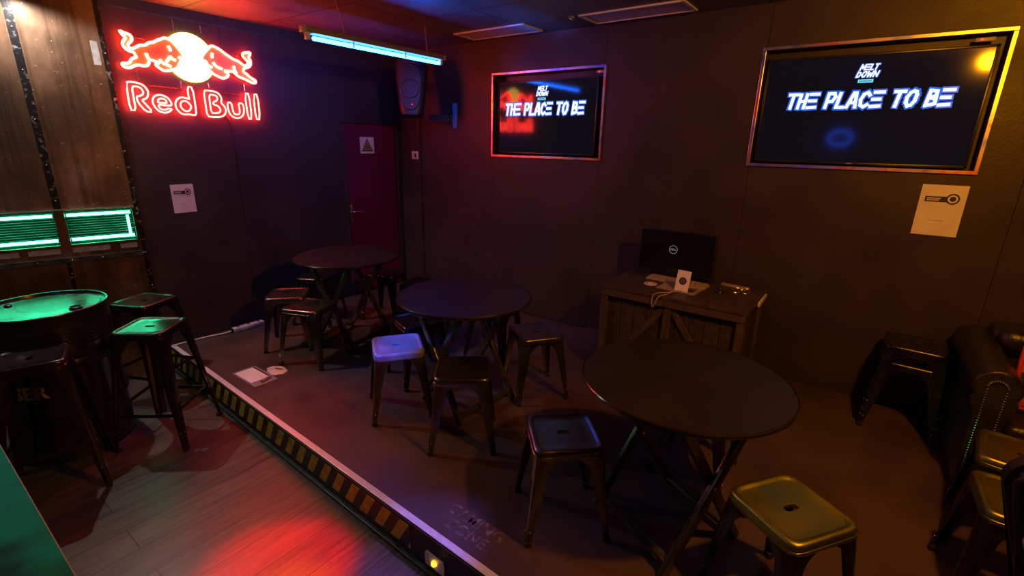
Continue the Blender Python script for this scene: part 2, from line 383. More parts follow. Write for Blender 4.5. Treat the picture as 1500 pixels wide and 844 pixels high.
NEON = {'bull_left': [[1.381, 2.354], [1.406, 2.344], [1.437, 2.338], [1.447, 2.321], [1.443, 2.3], [1.418, 2.277], [1.414, 2.258], [1.431, 2.244], [1.46, 2.26], [1.489, 2.279], [1.52, 2.281], [1.546, 2.304], [1.574, 2.309], [1.6, 2.327], [1.624, 2.338], [1.65, 2.352], [1.677, 2.349], [1.701, 2.333], [1.727, 2.3], [1.748, 2.269], [1.762, 2.246], [1.762, 2.215], [1.737, 2.182], [1.709, 2.158], [1.681, 2.14], [1.651, 2.131], [1.612, 2.122], [1.587, 2.138], [1.564, 2.155], [1.566, 2.168], [1.592, 2.171], [1.58, 2.179], [1.549, 2.187], [1.529, 2.189], [1.525, 2.165], [1.511, 2.146], [1.483, 2.14], [1.458, 2.147], [1.43, 2.136], [1.401, 2.118], [1.371, 2.119], [1.357, 2.132], [1.363, 2.146], [1.384, 2.144], [1.407, 2.154], [1.42, 2.18], [1.439, 2.189], [1.455, 2.194], [1.448, 2.207], [1.441, 2.227], [1.416, 2.228], [1.393, 2.243], [1.382, 2.267], [1.391, 2.291], [1.413, 2.311], [1.398, 2.322], [1.385, 2.341]], 'bl_in': [[[1.516, 2.231], [1.521, 2.208], [1.528, 2.189]], [[1.667, 2.301], [1.676, 2.281], [1.676, 2.266]], [[1.637, 2.189], [1.654, 2.206], [1.67, 2.233], [1.677, 2.214], [1.702, 2.207]], [[1.597, 2.201], [1.611, 2.176], [1.639, 2.169], [1.665, 2.158]], [[1.724, 2.225], [1.741, 2.235], [1.745, 2.218], [1.729, 2.191], [1.715, 2.169]]], 'bull_right': [[1.969, 2.35], [2.002, 2.342], [2.038, 2.326], [2.063, 2.306], [2.099, 2.287], [2.131, 2.269], [2.165, 2.263], [2.191, 2.244], [2.213, 2.231], [2.239, 2.245], [2.242, 2.268], [2.221, 2.287], [2.203, 2.306], [2.209, 2.329], [2.239, 2.336], [2.273, 2.344], [2.267, 2.321], [2.253, 2.302], [2.265, 2.282], [2.267, 2.254], [2.252, 2.23], [2.217, 2.217], [2.201, 2.207], [2.195, 2.184], [2.223, 2.17], [2.249, 2.145], [2.278, 2.134], [2.292, 2.121], [2.284, 2.106], [2.256, 2.106], [2.227, 2.117], [2.188, 2.133], [2.153, 2.14], [2.127, 2.16], [2.112, 2.177], [2.072, 2.175], [2.039, 2.177], [2.07, 2.159], [2.073, 2.143], [2.048, 2.123], [2.018, 2.115], [1.992, 2.126], [1.956, 2.14], [1.924, 2.174], [1.896, 2.202], [1.886, 2.221], [1.889, 2.258], [1.915, 2.293], [1.946, 2.323]], 'br_in': [[[1.971, 2.295], [1.965, 2.268], [1.968, 2.258]], [[1.966, 2.227], [1.986, 2.197], [2.029, 2.186]], [[2.124, 2.22], [2.125, 2.187], [2.139, 2.166]], [[1.901, 2.234], [1.916, 2.225], [1.922, 2.2], [1.953, 2.188]]], 'sun': [[1.786, 2.411], [1.844, 2.068], [1.814, 2.243]], 'letters': {'R': [[[1.361, 2.023], [1.387, 2.026], [1.42, 2.025], [1.456, 2.016], [1.478, 1.993], [1.486, 1.967], [1.478, 1.935], [1.46, 1.917], [1.436, 1.909], [1.452, 1.887], [1.492, 1.829], [1.449, 1.83], [1.41, 1.888], [1.407, 1.93], [1.425, 1.935], [1.45, 1.946], [1.455, 1.97], [1.442, 1.993], [1.419, 1.999], [1.39, 1.996], [1.389, 1.921], [1.388, 1.835], [1.353, 1.831]]], 'e': [[[1.624, 1.859], [1.599, 1.837], [1.568, 1.827], [1.533, 1.837], [1.509, 1.867], [1.5, 1.902], [1.513, 1.938], [1.545, 1.954], [1.581, 1.951], [1.614, 1.93], [1.629, 1.883], [1.588, 1.881], [1.537, 1.885], [1.537, 1.865], [1.553, 1.85], [1.579, 1.85], [1.596, 1.863]], [[1.532, 1.9], [1.544, 1.925], [1.566, 1.931], [1.591, 1.921], [1.594, 1.897], [1.561, 1.899]]], 'd': [[[1.754, 1.937], [1.724, 1.947], [1.693, 1.948], [1.664, 1.93], [1.649, 1.901], [1.65, 1.868], [1.668, 1.837], [1.701, 1.822], [1.737, 1.828], [1.75, 1.823], [1.784, 1.823], [1.788, 1.886], [1.788, 2.026], [1.751, 2.03], [1.749, 1.945]], [[1.757, 1.892], [1.735, 1.919], [1.713, 1.926], [1.689, 1.912], [1.682, 1.887], [1.691, 1.863], [1.716, 1.846], [1.741, 1.854], [1.754, 1.875]]], 'B': [[[1.865, 2.012], [1.902, 2.013], [1.948, 2.011], [1.98, 1.993], [1.992, 1.959], [1.981, 1.928], [2.006, 1.904], [2.015, 1.87], [1.996, 1.834], [1.959, 1.817], [1.907, 1.816], [1.863, 1.818], [1.863, 1.916]], [[1.9, 1.984], [1.936, 1.985], [1.96, 1.974], [1.956, 1.944], [1.923, 1.929], [1.921, 1.911], [1.954, 1.905], [1.972, 1.88], [1.964, 1.854], [1.932, 1.846], [1.898, 1.846], [1.897, 1.918]]], 'u': [[[2.031, 1.936], [2.064, 1.936], [2.066, 1.886], [2.074, 1.847], [2.101, 1.844], [2.121, 1.854], [2.124, 1.89], [2.119, 1.936], [2.156, 1.936], [2.161, 1.892], [2.15, 1.846], [2.121, 1.82], [2.083, 1.816], [2.049, 1.832], [2.032, 1.866]]], 'l1': [[[2.183, 2.021], [2.218, 2.019], [2.217, 1.813], [2.185, 1.812]]], 'l2': [[[2.254, 2.018], [2.29, 2.018], [2.287, 1.812], [2.251, 1.813]]]}, 'rods': [[[1.441, 2.108], [1.443, 2.045]], [[1.505, 2.012], [1.718, 2.007]], [[1.717, 2.063], [1.715, 2.006]], [[1.913, 2.067], [1.914, 2.035]], [[2.014, 2.006], [2.152, 2.001]], [[2.194, 2.09], [2.193, 2.038]], [[1.726, 2.483], [1.725, 2.415]], [[1.913, 2.478], [1.915, 2.428]], [[1.474, 2.325], [1.521, 2.323]], [[2.127, 2.317], [2.173, 2.317]], [[2.297, 2.312], [2.353, 2.315]]]}
# ------------------------------------------------------------------ the room
XW, YW, ZC, ZL, XR, YR = -4.424, 3.89, 2.58, -.21, 2.7, -2.45
def add_struct(name, m, boxes, bev=0.0):
    bm = bmesh.new()
    for c, s in boxes: box(bm, c, s, bev)
    return struct(fin(name, bm, m, sm=False))
def span(x0, x1, y0, y1, z0, z1): return (((x0 + x1) / 2, (y0 + y1) / 2, (z0 + z1) / 2), (x1 - x0, y1 - y0, z1 - z0))

# stage edge line
def edgeY(x): return 1.325 + (x + 4.316) * (-.0410)
S0, S1 = (-4.424, edgeY(-4.424)), (XR, edgeY(XR))
bm = bmesh.new()
prism(bm, [(S0[0], S0[1], -.22), (S1[0], S1[1], -.22), (XR, YW + .02, -.22), (XW - .02, YW + .02, -.22)], (0, 0, .22))
stage = struct(fin('stage_floor', bm, M['stage'], sm=False))
bm = bmesh.new(); box(bm, *span(-5.9, XR + .1, YR - .1, 1.6, ZL - .08, ZL))
struct(fin('floor', bm, M['planks'], sm=False))

# nosing strip, riser board with tape
ang_e = math.atan(-.0410)
def edge_bar(x0, x1, zc, h, off, t, name, m, par=None):
    L = (x1 - x0) / math.cos(ang_e)
    bm = bmesh.new(); box(bm, (0, 0, 0), (L, t, h), .0015)
    o = fin(name, bm, m, par, sm=False)
    xm = (x0 + x1) / 2
    o.location = (xm + off * math.sin(ang_e), edgeY(xm) - off, zc); o.rotation_euler = (0, 0, ang_e)
    return o
no = edge_bar(XW, XR - .01, .0015, .005, -.012, .034, 'edge_nosing', M['alu'])
tag(no, 'bright aluminium nosing strip along the front edge of the stage', 'edge strip')
rb = edge_bar(XW, XR - .01, -.105, .20, .006, .008, 'stage_riser', M['riser']); struct(rb)
hz = edge_bar(-4.40, -1.41, -.085, .130, .0115, .002, 'hazard_tape', M['hazard'])
tag(hz, 'yellow and black striped warning tape on the face of the stage step', 'warning tape')
ks = edge_bar(XW, XR - .01, ZL + .012, .022, .018, .018, 'trim_1', M['rail']); struct(ks)

# back wall with two television niches, made of tall boards with fine joints
N1 = (-3.068, -1.923, 1.552, 2.266); N2 = (-.730, .462, 1.562, 2.290)
bx = []
def column(x0, x1):
    segs = [(0 - .22, ZC)]
    for n in (N1, N2):
        if x0 >= n[0] - 1e-6 and x1 <= n[1] + 1e-6: segs = [(-.22, n[2]), (n[3], ZC)]
    for a, b in segs: bx.append(span(x0, x1, YW, YW + .10, a, b))
xs = sorted([XW - .1, -4.12, N1[0], -1.923, N2[0], N2[1], XR + .1, 1.9, .68])
g = .0015
for a, b in zip(xs, xs[1:]): column(a + (g if a in (-3.068, -1.923, -.730, .68, 1.9) else 0), b - (g if b in (-3.068, -1.923, -.730, .68, 1.9) else 0))
bx.append(span(XW - .1, XR + .1, YW + .10, YW + .13, -.22, ZC))
add_struct('wall_back', M['wall'], bx)
add_struct('trim_2', M['wall'], [span(-4.40, -4.085, YW - .018, YW - .0005, .0, ZC)], 0)

# left wall with the door
D0, D1, DT = 3.135, 3.835, 1.832
add_struct('wall_left', M['wall'], [span(XW - .1, XW, 1.30, 2.058, -.22, ZC), span(XW - .1, XW, 2.061, D0, -.22, ZC), span(XW - .1, XW, D1, YW + .1, -.22, ZC), span(XW - .1, XW, D0, D1, DT, ZC), span(XW - .13, XW - .1, 1.30, YW, -.22, ZC)])
dr = thing('door_1', '', 'door', (XW - .03, (D0 + D1) / 2, 0)); del dr['label']; del dr['category']; dr['kind'] = 'structure'
bm = bmesh.new(); box(bm, (-.02, 0, DT / 2 + .002), (.04, D1 - D0 - .006, DT - .006), .002); fin('door_leaf', bm, M['door'], dr, sm=False)
bm = bmesh.new(); tube(bm, [(0, -.29, .92), (.045, -.29, .92), (.05, -.28, .92), (.05, -.19, .92)], .009, 10)
box(bm, (.003, -.29, .90), (.006, .035, .19), .002); fin('door_handle', bm, M['bolt'], dr)
bm = bmesh.new()
for y in (D0 + .001, D1 - .001): box(bm, (.018 + .012, y - (D0 + D1) / 2, DT / 2), (.024, .03, DT), .002)
box(bm, (.03, 0, DT + .012), (.024, D1 - D0 + .06, .03), .002)
fin('door_frame', bm, M['wall'], dr, sm=False)
add_struct('trim_3', M['rail'], [span(XW, XW + .012, 1.32, YW - .02, 2.50, 2.512)])

# rear walls (behind the camera)
add_struct('wall_right', M['wall_plain'], [span(XR, XR + .1, YR, YW + .1, ZL, ZC)])
add_struct('wall_front', M['wall_plain'], [span(-5.9, XR + .1, YR - .1, YR, ZL, ZC)])

# ceiling of dark tiles with joints
def ceil_mat():
    m = M['ceil']; n, l, b = NT(m)
    tc = n.new('ShaderNodeTexCoord'); br = n.new('ShaderNodeTexBrick')
    br.inputs['Scale'].default_value = 1; br.inputs['Brick Width'].default_value = 1.2; br.inputs['Row Height'].default_value = .6
    br.inputs['Mortar Size'].default_value = .006; br.offset = .5
    mp = n.new('ShaderNodeMapping'); mp.inputs['Location'].default_value = (.15, .0, 0)
    l.new(tc.outputs['Object'], mp.inputs[0]); l.new(mp.outputs[0], br.inputs['Vector'])
    old = b.inputs['Base Color'].links[0].from_socket
    mx = n.new('ShaderNodeMix'); mx.data_type = 'RGBA'; l.new(br.outputs['Fac'], mx.inputs[0]); l.new(old, mx.inputs[6]); mx.inputs[7].default_value = (.012, .01, .01, 1)
    l.new(mx.outputs[2], b.inputs['Base Color'])
    bp = n.new('ShaderNodeBump'); bp.inputs['Strength'].default_value = .6; bp.inputs['Distance'].default_value = .004; bp.invert = True
    l.new(br.outputs['Fac'], bp.inputs['Height']); l.new(bp.outputs[0], b.inputs['Normal'])
ceil_mat()
add_struct('ceiling', M['ceil'], [span(-5.9, XR + .1, YR - .1, YW + .1, ZC, ZC + .08)])

# ------------------------------------------------------------------ angled metal wall with green light box
mw_dir = Vector((-.238, -.971, 0)).normalized()          # u direction
mw_n = Vector((-mw_dir.y, mw_dir.x, 0))                    # faces the room
E0 = Vector((XW, 1.30, 0))
if mw_n.x < 0: mw_n = -mw_n
def MWm():
    # local x = along -u (towards the stage), local y = into the wall, z up; origin at the wall's stage-side end
    m = Matrix((-mw_dir, -mw_n, Vector((0, 0, 1)))).transposed().to_4x4(); m.translation = E0; return m
MW = MWm()
def mwbox(bm, u0, u1, z0, z1, d0, d1, bev=0.0):
    """u along the wall from the stage end, d = depth out of the wall (positive into the room)"""
    box(bm, (-(u0 + u1) / 2, -(d0 + d1) / 2, (z0 + z1) / 2), (u1 - u0, abs(d1 - d0), z1 - z0), bev)
def mw(name, bm, m, par=None, sm=True):
    o = fin(name, bm, m, par, sm)
    if par is None: o.matrix_world = MW
    return o
UE = 3.88
SL = [(.045, .425, .905, 1.135), (.480, .93, .905, 1.135)]   # two openings of the light box
bm = bmesh.new()
mwbox(bm, .0, UE, 1.135, ZC, -.03, 0); mwbox(bm, .0, UE, ZL, .905, -.03, 0)
mwbox(bm, 0, .045, .905, 1.135, -.03, 0); mwbox(bm, .425, .480, .905, 1.135, -.03, 0); mwbox(bm, .93, UE, .905, 1.135, -.03, 0)
struct(mw('wall_metal', bm, M['rusty'], sm=False))
bm = bmesh.new(); mwbox(bm, -.02, UE, ZL, ZC, -.17, -.145); struct(mw('wall_backing', bm, M['black_matte'], sm=False))
def strip(name, u0, u1, z0, z1, m, label, rivs, d=.006):
    bm = bmesh.new(); mwbox(bm, u0, u1, z0, z1, 0.0003, d, .001)
    o = mw(name, bm, m, sm=False); tag(o, label, 'metal strip', None)
    for (u, z) in rivs:
        bm = bmesh.new()
        r = bmesh.ops.create_uvsphere(bm, u_segments=8, v_segments=6, radius=.006)
        bmesh.ops.translate(bm, vec=(-u, -d, z), verts=r['verts'])
        fin('rivet', bm, M['bolt'], o)
    return o
strip('seam_strip', .430, .472, 1.16, ZC, M['seam'], 'scuffed black riveted strip running up between the rusty panels', [(.451, z) for z in (1.22, 1.46, 1.75, 2.05, 2.3)])
strip('edge_strip', .0, .030, ZL, ZC, M['seam'], 'narrow black riveted strip at the corner end of the rusty wall', [(.015, z) for z in (.2, .538, .80, 1.1, 1.13, 1.55, 1.9, 2.2)])
strip('angle_rail', .032, UE, .782, .818, M['rail'], 'long dark angle iron rail below the green light box', [(u, .80) for u in (.03, .27, .44, .62, .85, 1.1)], .02)
strip('lower_seam', .452, .475, ZL, .78, M['seam'], 'short dark seam strip below the angle iron rail', [(.46, .70), (.46, .3)])
# light box
lb = thing('light_box', 'long light box with green glowing tubes set into the rusty metal wall', 'light')
lb.matrix_world = MW
bm = bmesh.new()
for (u0, u1, z0, z1) in SL:
    mwbox(bm, u0 - .01, u1 + .01, z0 - .01, z1 + .01, -.135, -.128)
fin('reflector', bm, M['corrug'], lb, sm=False)
bm = bmesh.new()
for (u0, u1, z0, z1) in SL:
    mwbox(bm, u0 - .012, u1 + .012, z1, z1 + .008, -.13, -.0305); mwbox(bm, u0 - .012, u1 + .012, z0 - .008, z0, -.13, -.0305)
    mwbox(bm, u0 - .012, u0, z0, z1, -.13, -.0305); mwbox(bm, u1, u1 + .012, z0, z1, -.13, -.0305)
fin('casing', bm, M['corrug'], lb, sm=False)
for (u0, u1, z0, z1) in SL:
    for z in (z1 - .026, z0 + .030):
        bm = bmesh.new(); tube(bm, [(-(u0 + .012), .03 + .015, z), (-(u1 - .008), .03 + .015, z)], .010, 10); fin('light_tube', bm, M['tube_green'], lb)
bm = bmesh.new(); tube(bm, [(-.078, .06, .945), (-.078, .06, 1.085)], .008, 10); fin('light_tube', bm, M['tube_green'], lb)
bm = bmesh.new(); mwbox(bm, .03, UE, 1.150, 1.158, 0.0003, .035, .001)
o = mw('ledge', bm, M['ledge'], sm=False); tag(o, 'thin bright metal ledge directly above the green light box', 'ledge')
# worn stickers under the light box
for (u0, u1, lab) in ((.055, .155, 'small pale worn sticker under the light box, nearest the corner'), (.215, .425, 'long pale worn sticker under the right half of the light box'),
                      (.49, .655, 'pale worn sticker under the left half of the light box'), (.70, .82, 'pale worn sticker at the left edge of the photo under the light box')):
    bm = bmesh.new(); mwbox(bm, u0, u1, .848, .884, 0.0003, .0015)
    tag(mw('sticker', bm, M['sticker'], sm=False), lab, 'sticker', 'stickers under the green light box')
bm = bmesh.new(); mwbox(bm, .045, .085, 2.12, 2.27, .0003, .0015); tag(mw('sticker', bm, M['sticker'], sm=False), 'torn pale sticker high on the rusty wall beside the neon sign', 'sticker')

# ------------------------------------------------------------------ televisions
GL = {
 'T': (.8, [[(0, 1), (.8, 1)], [(.4, 1), (.36, 0)]]),
 'H': (.62, [[(0, 0), (0, 1)], [(.58, 0), (.58, 1)], [(0, .5), (.58, .5)]]),
 'E': (.75, [[(0, 1), (.75, 1)], [(0, .52), (.62, .52)], [(0, .02), (.75, .05)]]),
 'P': (.7, [[(0, 0), (0, 1)], [(0, 1), (.5, 1), (.68, .75), (.5, .45), (0, .42)]]),
 'L': (.65, [[(.05, 1), (0, 0), (.65, 0)]]),
 'A': (.75, [[(0, 0), (.3, 1), (.5, 1), (.75, 0)], [(.15, .32), (.62, .32)]]),
 'C': (.72, [[(.68, .80), (.45, 1), (.15, .88), (0, .5), (.12, .14), (.42, .0), (.70, .16)]]),
 'O': (.72, [[(.40, 1), (.15, .9), (.0, .6), (.04, .25), (.26, 0), (.5, .06), (.70, .35), (.70, .75), (.58, .95), (.40, 1)]]),
 'B': (.7, [[(0, 0), (0, 1), (.5, .95), (.55, .65), (.1, .52), (.6, .45), (.65, .12), (0, 0)]]),
 'M': (1.15, [[(0, 0), (.1, 1), (.56, .3), (1.02, 1), (1.12, 0)]]),
 'D': (.7, [[(0, 0), (0, 1), (.5, .85), (.65, .45), (.45, .08), (0, 0)]]),
 'W': (.95, [[(0, 1), (.2, 0), (.48, .7), (.75, 0), (.95, 1)]]),
 'N': (.75, [[(0, 0), (0, 1), (.7, 0), (.75, 1)]]),
 ' ': (.35, []),
}
def stroke_text(bm, s, x0, x1, zc, h, th, d0, d1, shear=.14, gap=.30):
    """lettering from x0 to x1 in the x-z plane, thick strokes, depth d0..d1 in y"""
    tot = sum(GL[c][0] for c in s) + gap * (len(s) - 1)
    k = (x1 - x0) / tot; x = x0
    for c in s:
        w, st = GL[c]
        for pl in st:
            q = [Vector((x + a * k + (b - .5) * h * shear, (d0 + d1) / 2, zc + (b - .5) * h)) for a, b in pl]
            for a, b in zip(q, q[1:]):
                dv = (b - a).normalized() * th * .42
                bar(bm, a - dv, b + dv, abs(d1 - d0), th, up=(0, 1, 0)) if False else bar(bm, a - dv, b + dv, th, abs(d1 - d0), up=(0, 1, 0))
        x += (w + gap) * k
def television(name, label, X0, X1, Z0, Z1, slog, logo, yfront=YW + .042):
    cx, cz = (X0 + X1) / 2, (Z0 + Z1) / 2; w, h = X1 - X0, Z1 - Z0
    t = thing(name, label, 'television', (cx, yfront, Z0))
    bm = bmesh.new(); box(bm, (0, .022, h / 2), (w, .04, h), .006); fin('body', bm, M['black_plastic'], t)
    bm = bmesh.new(); b = .014
    for c, s in (((0, -.003, b / 2), (w, .012, b)), ((0, -.003, h - b / 2), (w, .012, b)), ((-w / 2 + b / 2, -.003, h / 2), (b, .012, h)), ((w / 2 - b / 2, -.003, h / 2), (b, .012, h))):
        box(bm, c, s, .002)
    fin('bezel', bm, M['black_plastic'], t)
    bm = bmesh.new(); box(bm, (0, .0005, h / 2), (w - 2 * b, .003, h - 2 * b)); fin('screen', bm, M['screen'], t, sm=False)
    def lx(v): return v - cx
    sx0, sx1, sz, sh = slog
    bm = bmesh.new(); stroke_text(bm, 'THE PLACE TO BE', lx(sx0), lx(sx1), sz - Z0, sh * .92, sh * .20, -.0022, -.0012); fin('slogan', bm, M['tv_white'], t, sm=False)
    bm = bmesh.new(); stroke_text(bm, 'THE PLACE TO BE', lx(sx0) - .002, lx(sx1) + .002, sz - Z0, sh * .94, sh * .20 + .016, -.0016, -.0011); fin('slogan_outline', bm, M['tv_blue'], t, sm=False)
    lx0, lx1, lz0, lz1 = logo; lw = lx1 - lx0; lh = lz1 - lz0
    bm = bmesh.new()
    stroke_text(bm, 'MELT', lx(lx0) + lw * .16, lx(lx1) - lw * .10, lz1 - lh * .20 - Z0, lh * .27, lh * .062, -.0022, -.0012, .25)
    stroke_text(bm, 'DOWN', lx(lx0) + lw * .06, lx(lx1) - lw * .06, lz1 - lh * .56 - Z0, lh * .27, lh * .062, -.0022, -.0012, .25)
    fin('logo', bm, M['tv_white'], t, sm=False)
    bm = bmesh.new()
    stroke_text(bm, 'MELT', lx(lx0) + lw * .15, lx(lx1) - lw * .09, lz1 - lh * .20 - Z0, lh * .27, lh * .12, -.0016, -.0011, .25)
    stroke_text(bm, 'DOWN', lx(lx0) + lw * .05, lx(lx1) - lw * .05, lz1 - lh * .56 - Z0, lh * .27, lh * .12, -.0016, -.0011, .25)
    fin('logo_outline', bm, M['tv_blue'], t, sm=False)
    bm = bmesh.new(); box(bm, (lx((lx0 + lx1) / 2) - .004, -.0017, lz0 + lh * .09 - Z0), (lw * .66, .001, lh * .17)); fin('logo_bar', bm, M['tv_cyan'], t, sm=False)
    bm = bmesh.new()
    for i in range(8): box(bm, (lx((lx0 + lx1) / 2) - .004 + (i - 3.5) * lw * .068, -.0024, lz0 + lh * .09 - Z0), (lw * .04, .0008, lh * .07))
    fin('logo_bar_marks', bm, M['ink'], t, sm=False)
    bm = bmesh.new(); box(bm, (0, -.010, .007), (.032, .001, .004)); fin('maker_badge', bm, M['grey_plastic'], t, sm=False)
    return t
TV2 = television('television', 'large wall television nearest the right edge, lit white slogan across it', -.720, .432, 1.572, 2.238, (-.558, .283, 1.968, .092), (-.205, -.085, 2.068, 2.180))
TV1 = television('television', 'smaller wall television near the corner, reflecting the red neon sign', -3.050, -1.985, 1.566, 2.212, (-2.953, -2.118, 1.965, .100), (-2.612, -2.482, 2.040, 2.163))
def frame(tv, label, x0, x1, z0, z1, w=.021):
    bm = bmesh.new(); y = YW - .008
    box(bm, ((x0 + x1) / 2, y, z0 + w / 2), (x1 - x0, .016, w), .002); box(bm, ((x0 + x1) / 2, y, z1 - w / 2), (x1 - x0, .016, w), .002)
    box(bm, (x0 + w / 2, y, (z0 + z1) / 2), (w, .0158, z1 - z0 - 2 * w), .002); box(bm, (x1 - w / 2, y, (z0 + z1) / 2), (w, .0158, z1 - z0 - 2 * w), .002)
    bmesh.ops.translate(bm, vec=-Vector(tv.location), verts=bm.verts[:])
    fin('wall_frame', bm, M['painted_glints'], tv, sm=False)['label'] = label
frame(TV2, 'metal frame set into the wall, coloured reflections painted on', -.753, .483, 1.540, 2.311)
frame(TV1, 'metal frame set into the wall, coloured reflections painted on', -3.090, -1.902, 1.530, 2.288)
# small remote sensors in the niche corners
for lab, x, z in (('small pale sensor with red light, top right of the large television', .36, 2.262), ('tiny sensor with red light, top right of the smaller television', -1.96, 2.240)):
    t = thing('remote_sensor', lab, 'sensor', (x, YW + .02, z))
    bm = bmesh.new(); box(bm, (0, 0, 0), (.085, .02, .022), .004); fin('housing', bm, M['grey_plastic'], t)
    bm = bmesh.new(); bmesh.ops.create_uvsphere(bm, u_segments=10, v_segments=8, radius=.005); bmesh.ops.translate(bm, vec=(-.015, -.011, 0), verts=bm.verts[:]); fin('indicator', bm, M['led_red'], t)

# ------------------------------------------------------------------ neon sign
NX = -4.385
ns = thing('neon_sign', 'glowing red neon sign of two bulls before a sun over white-hot lettering', 'neon sign', (XW, 1.8, 2.1))
def nl(o): o.location = Vector((0, 0, 0)); o.parent = ns; o.matrix_parent_inverse = Matrix.Translation(-Vector(ns.location)); return o
def ntube(name, pts, closed=True, it=1, r=.0048, m='neon_red'):
    P = smooth_pts([(NX, a, b) for a, b in pts], closed, it)
    bm = bmesh.new(); tube(bm, P, r, 8, closed); return nl(fin(name, bm, M[m]))
for k, it in (('R', 1), ('e', 2), ('d', 1), ('B', 1), ('u', 1), ('l1', 1), ('l2', 1)):
    bm = bmesh.new()
    for pts in NEON['letters'][k]:
        tube(bm, smooth_pts([(NX, a, b) for a, b in pts], True, it), .0056, 8, True)
    nl(fin('neon_letter', bm, M['neon_red']))
for side, inn in (('bull_left', 'bl_in'), ('bull_right', 'br_in')):
    b = ntube('bull_outline', NEON[side], r=.0095)
    for pts in NEON[inn]:
        bm = bmesh.new(); tube(bm, smooth_pts([(NX, a, b_) for a, b_ in pts], False, 1), .0105, 8)
        nl(fin('bull_muscle_line', bm, M['neon_red']))
    P = [Vector(p) for p in smooth_pts([(0, a, b_) for a, b_ in NEON[side]], True, 1)]
    tri_ = tessellate_polygon([[Vector((p.y, p.z, 0)) for p in P]])
    bm = bmesh.new(); va = [bm.verts.new((NX - .012, p.y, p.z)) for p in P]; vb = [bm.verts.new((NX - .016, p.y, p.z)) for p in P]
    for t_ in tri_:
        for vv in (va, vb):
            try: bm.faces.new([vv[k] for k in t_])
            except ValueError: pass
    for k in range(len(P)): bm.faces.new((va[k], vb[k], vb[(k + 1) % len(P)], va[(k + 1) % len(P)]))
    nl(fin('bull_face', bm, M['bull_face'], sm=False))
bm = bmesh.new(); lathe(bm, [(0, .006), (.168, .006), (.174, .002), (.174, -.004), (0, -.004)], 64)
bmesh.ops.transform(bm, matrix=Matrix.Translation((NX - .022, 1.814, 2.241)) @ Matrix.Rotation(PI / 2, 4, 'Y'), verts=bm.verts[:])
nl(fin('sun_disc', bm, M['neon_sun']))
for pts in NEON['rods']:
    bm = bmesh.new(); tube(bm, [(NX - .012, a, b) for a, b in pts], .004, 6)
    for a, b in (pts[0], pts[-1]): tube(bm, [(NX - .012, a, b), (XW + .001, a, b)], .004, 6)
    nl(fin('mounting_rod', bm, M['bolt']))
bm = bmesh.new(); tube(bm, [(XW + .006, 1.99, 1.86), (XW + .006, 2.055, 1.78), (XW + .006, 2.062, 1.5), (XW + .007, 2.064, 1.2), (XW + .006, 2.067, .88)], .004, 6)
tag(fin('hanging_cord', bm, M['darkcable']), 'thin dark cord hanging down the wall below the neon sign', 'cord')

# ------------------------------------------------------------------ blue tube light
TX = -3.20
tl = thing('tube_light', 'blue fluorescent tube light hanging on wires under the ceiling', 'light', (TX, 2.68, 2.33))
bm = bmesh.new(); box(bm, (0, 0, .028), (.055, 1.30, .034), .006); fin('housing', bm, M['housing'], tl)
bm = bmesh.new(); box(bm, (0, 0, .006), (.075, 1.22, .004)); fin('reflector', bm, M['white'], tl, sm=False)
bm = bmesh.new(); tube(bm, [(0, -.585, -.022), (0, .60, -.022)], .013, 14); fin('tube', bm, M['tube_blue'], tl)
for s in (-1, 1):
    bm = bmesh.new(); box(bm, (0, s * .625, -.008), (.034, .028, .056), .005); fin('lamp_holder', bm, M['white'], tl)
    bm = bmesh.new(); box(bm, (0, s * .655, .025), (.058, .02, .040), .005); fin('end_cap', bm, M['grey_plastic'], tl)
for y in (-.27, .22):
    bm = bmesh.new(); box(bm, (.0, y, -.008), (.03, .012, .05), .002); fin('tube_clip', bm, M['grey_plastic'], tl)
bm = bmesh.new(); tube(bm, [(0, -.33, .045), (0, -.39, ZC - 2.33)], .0022, 6); fin('hanging_wire', bm, M['jute'], tl)
bm = bmesh.new(); tube(bm, [(0, .47, .045), (0, .45, ZC - 2.33)], .0022, 6); fin('hanging_wire', bm, M['jute'], tl)

# ------------------------------------------------------------------ ceiling light panels
for x0, x1, lab in ((-3.22, -2.49, 'unlit recessed ceiling light nearest the blue tube'), (-1.97, -1.21, 'unlit recessed ceiling light between the two televisions')):
    t = thing('ceiling_light', lab, 'ceiling light', ((x0 + x1) / 2, 3.655, ZC))
    w, d = x1 - x0, .27
    bm = bmesh.new()
    for c, s in (((0, -d / 2, -.006), (w, .022, .012)), ((0, d / 2, -.006), (w, .022, .012)), ((-w / 2, 0, -.006), (.022, d + .022, .0118)), ((w / 2, 0, -.006), (.022, d + .022, .0118))): box(bm, c, s, .001)
    fin('frame', bm, M['white'], t, sm=False)
    bm = bmesh.new()
    for i in range(13): box(bm, (0, -d / 2 + .02 + i * (d - .04) / 12, -.004), (w - .03, .012, .006))
    fin('diffuser', bm, M['grey_plastic'], t, sm=False)
bm = bmesh.new(); lathe(bm, [(0, -.02), (.012, -.018), (.016, -.008), (.03, -.006), (.03, 0)], 20)
o = fin('sprinkler', bm, M['bolt']); o.location = (-2.06, 3.55, ZC); tag(o, 'small round metal fitting on the ceiling between the two recessed lights', 'ceiling fitting')

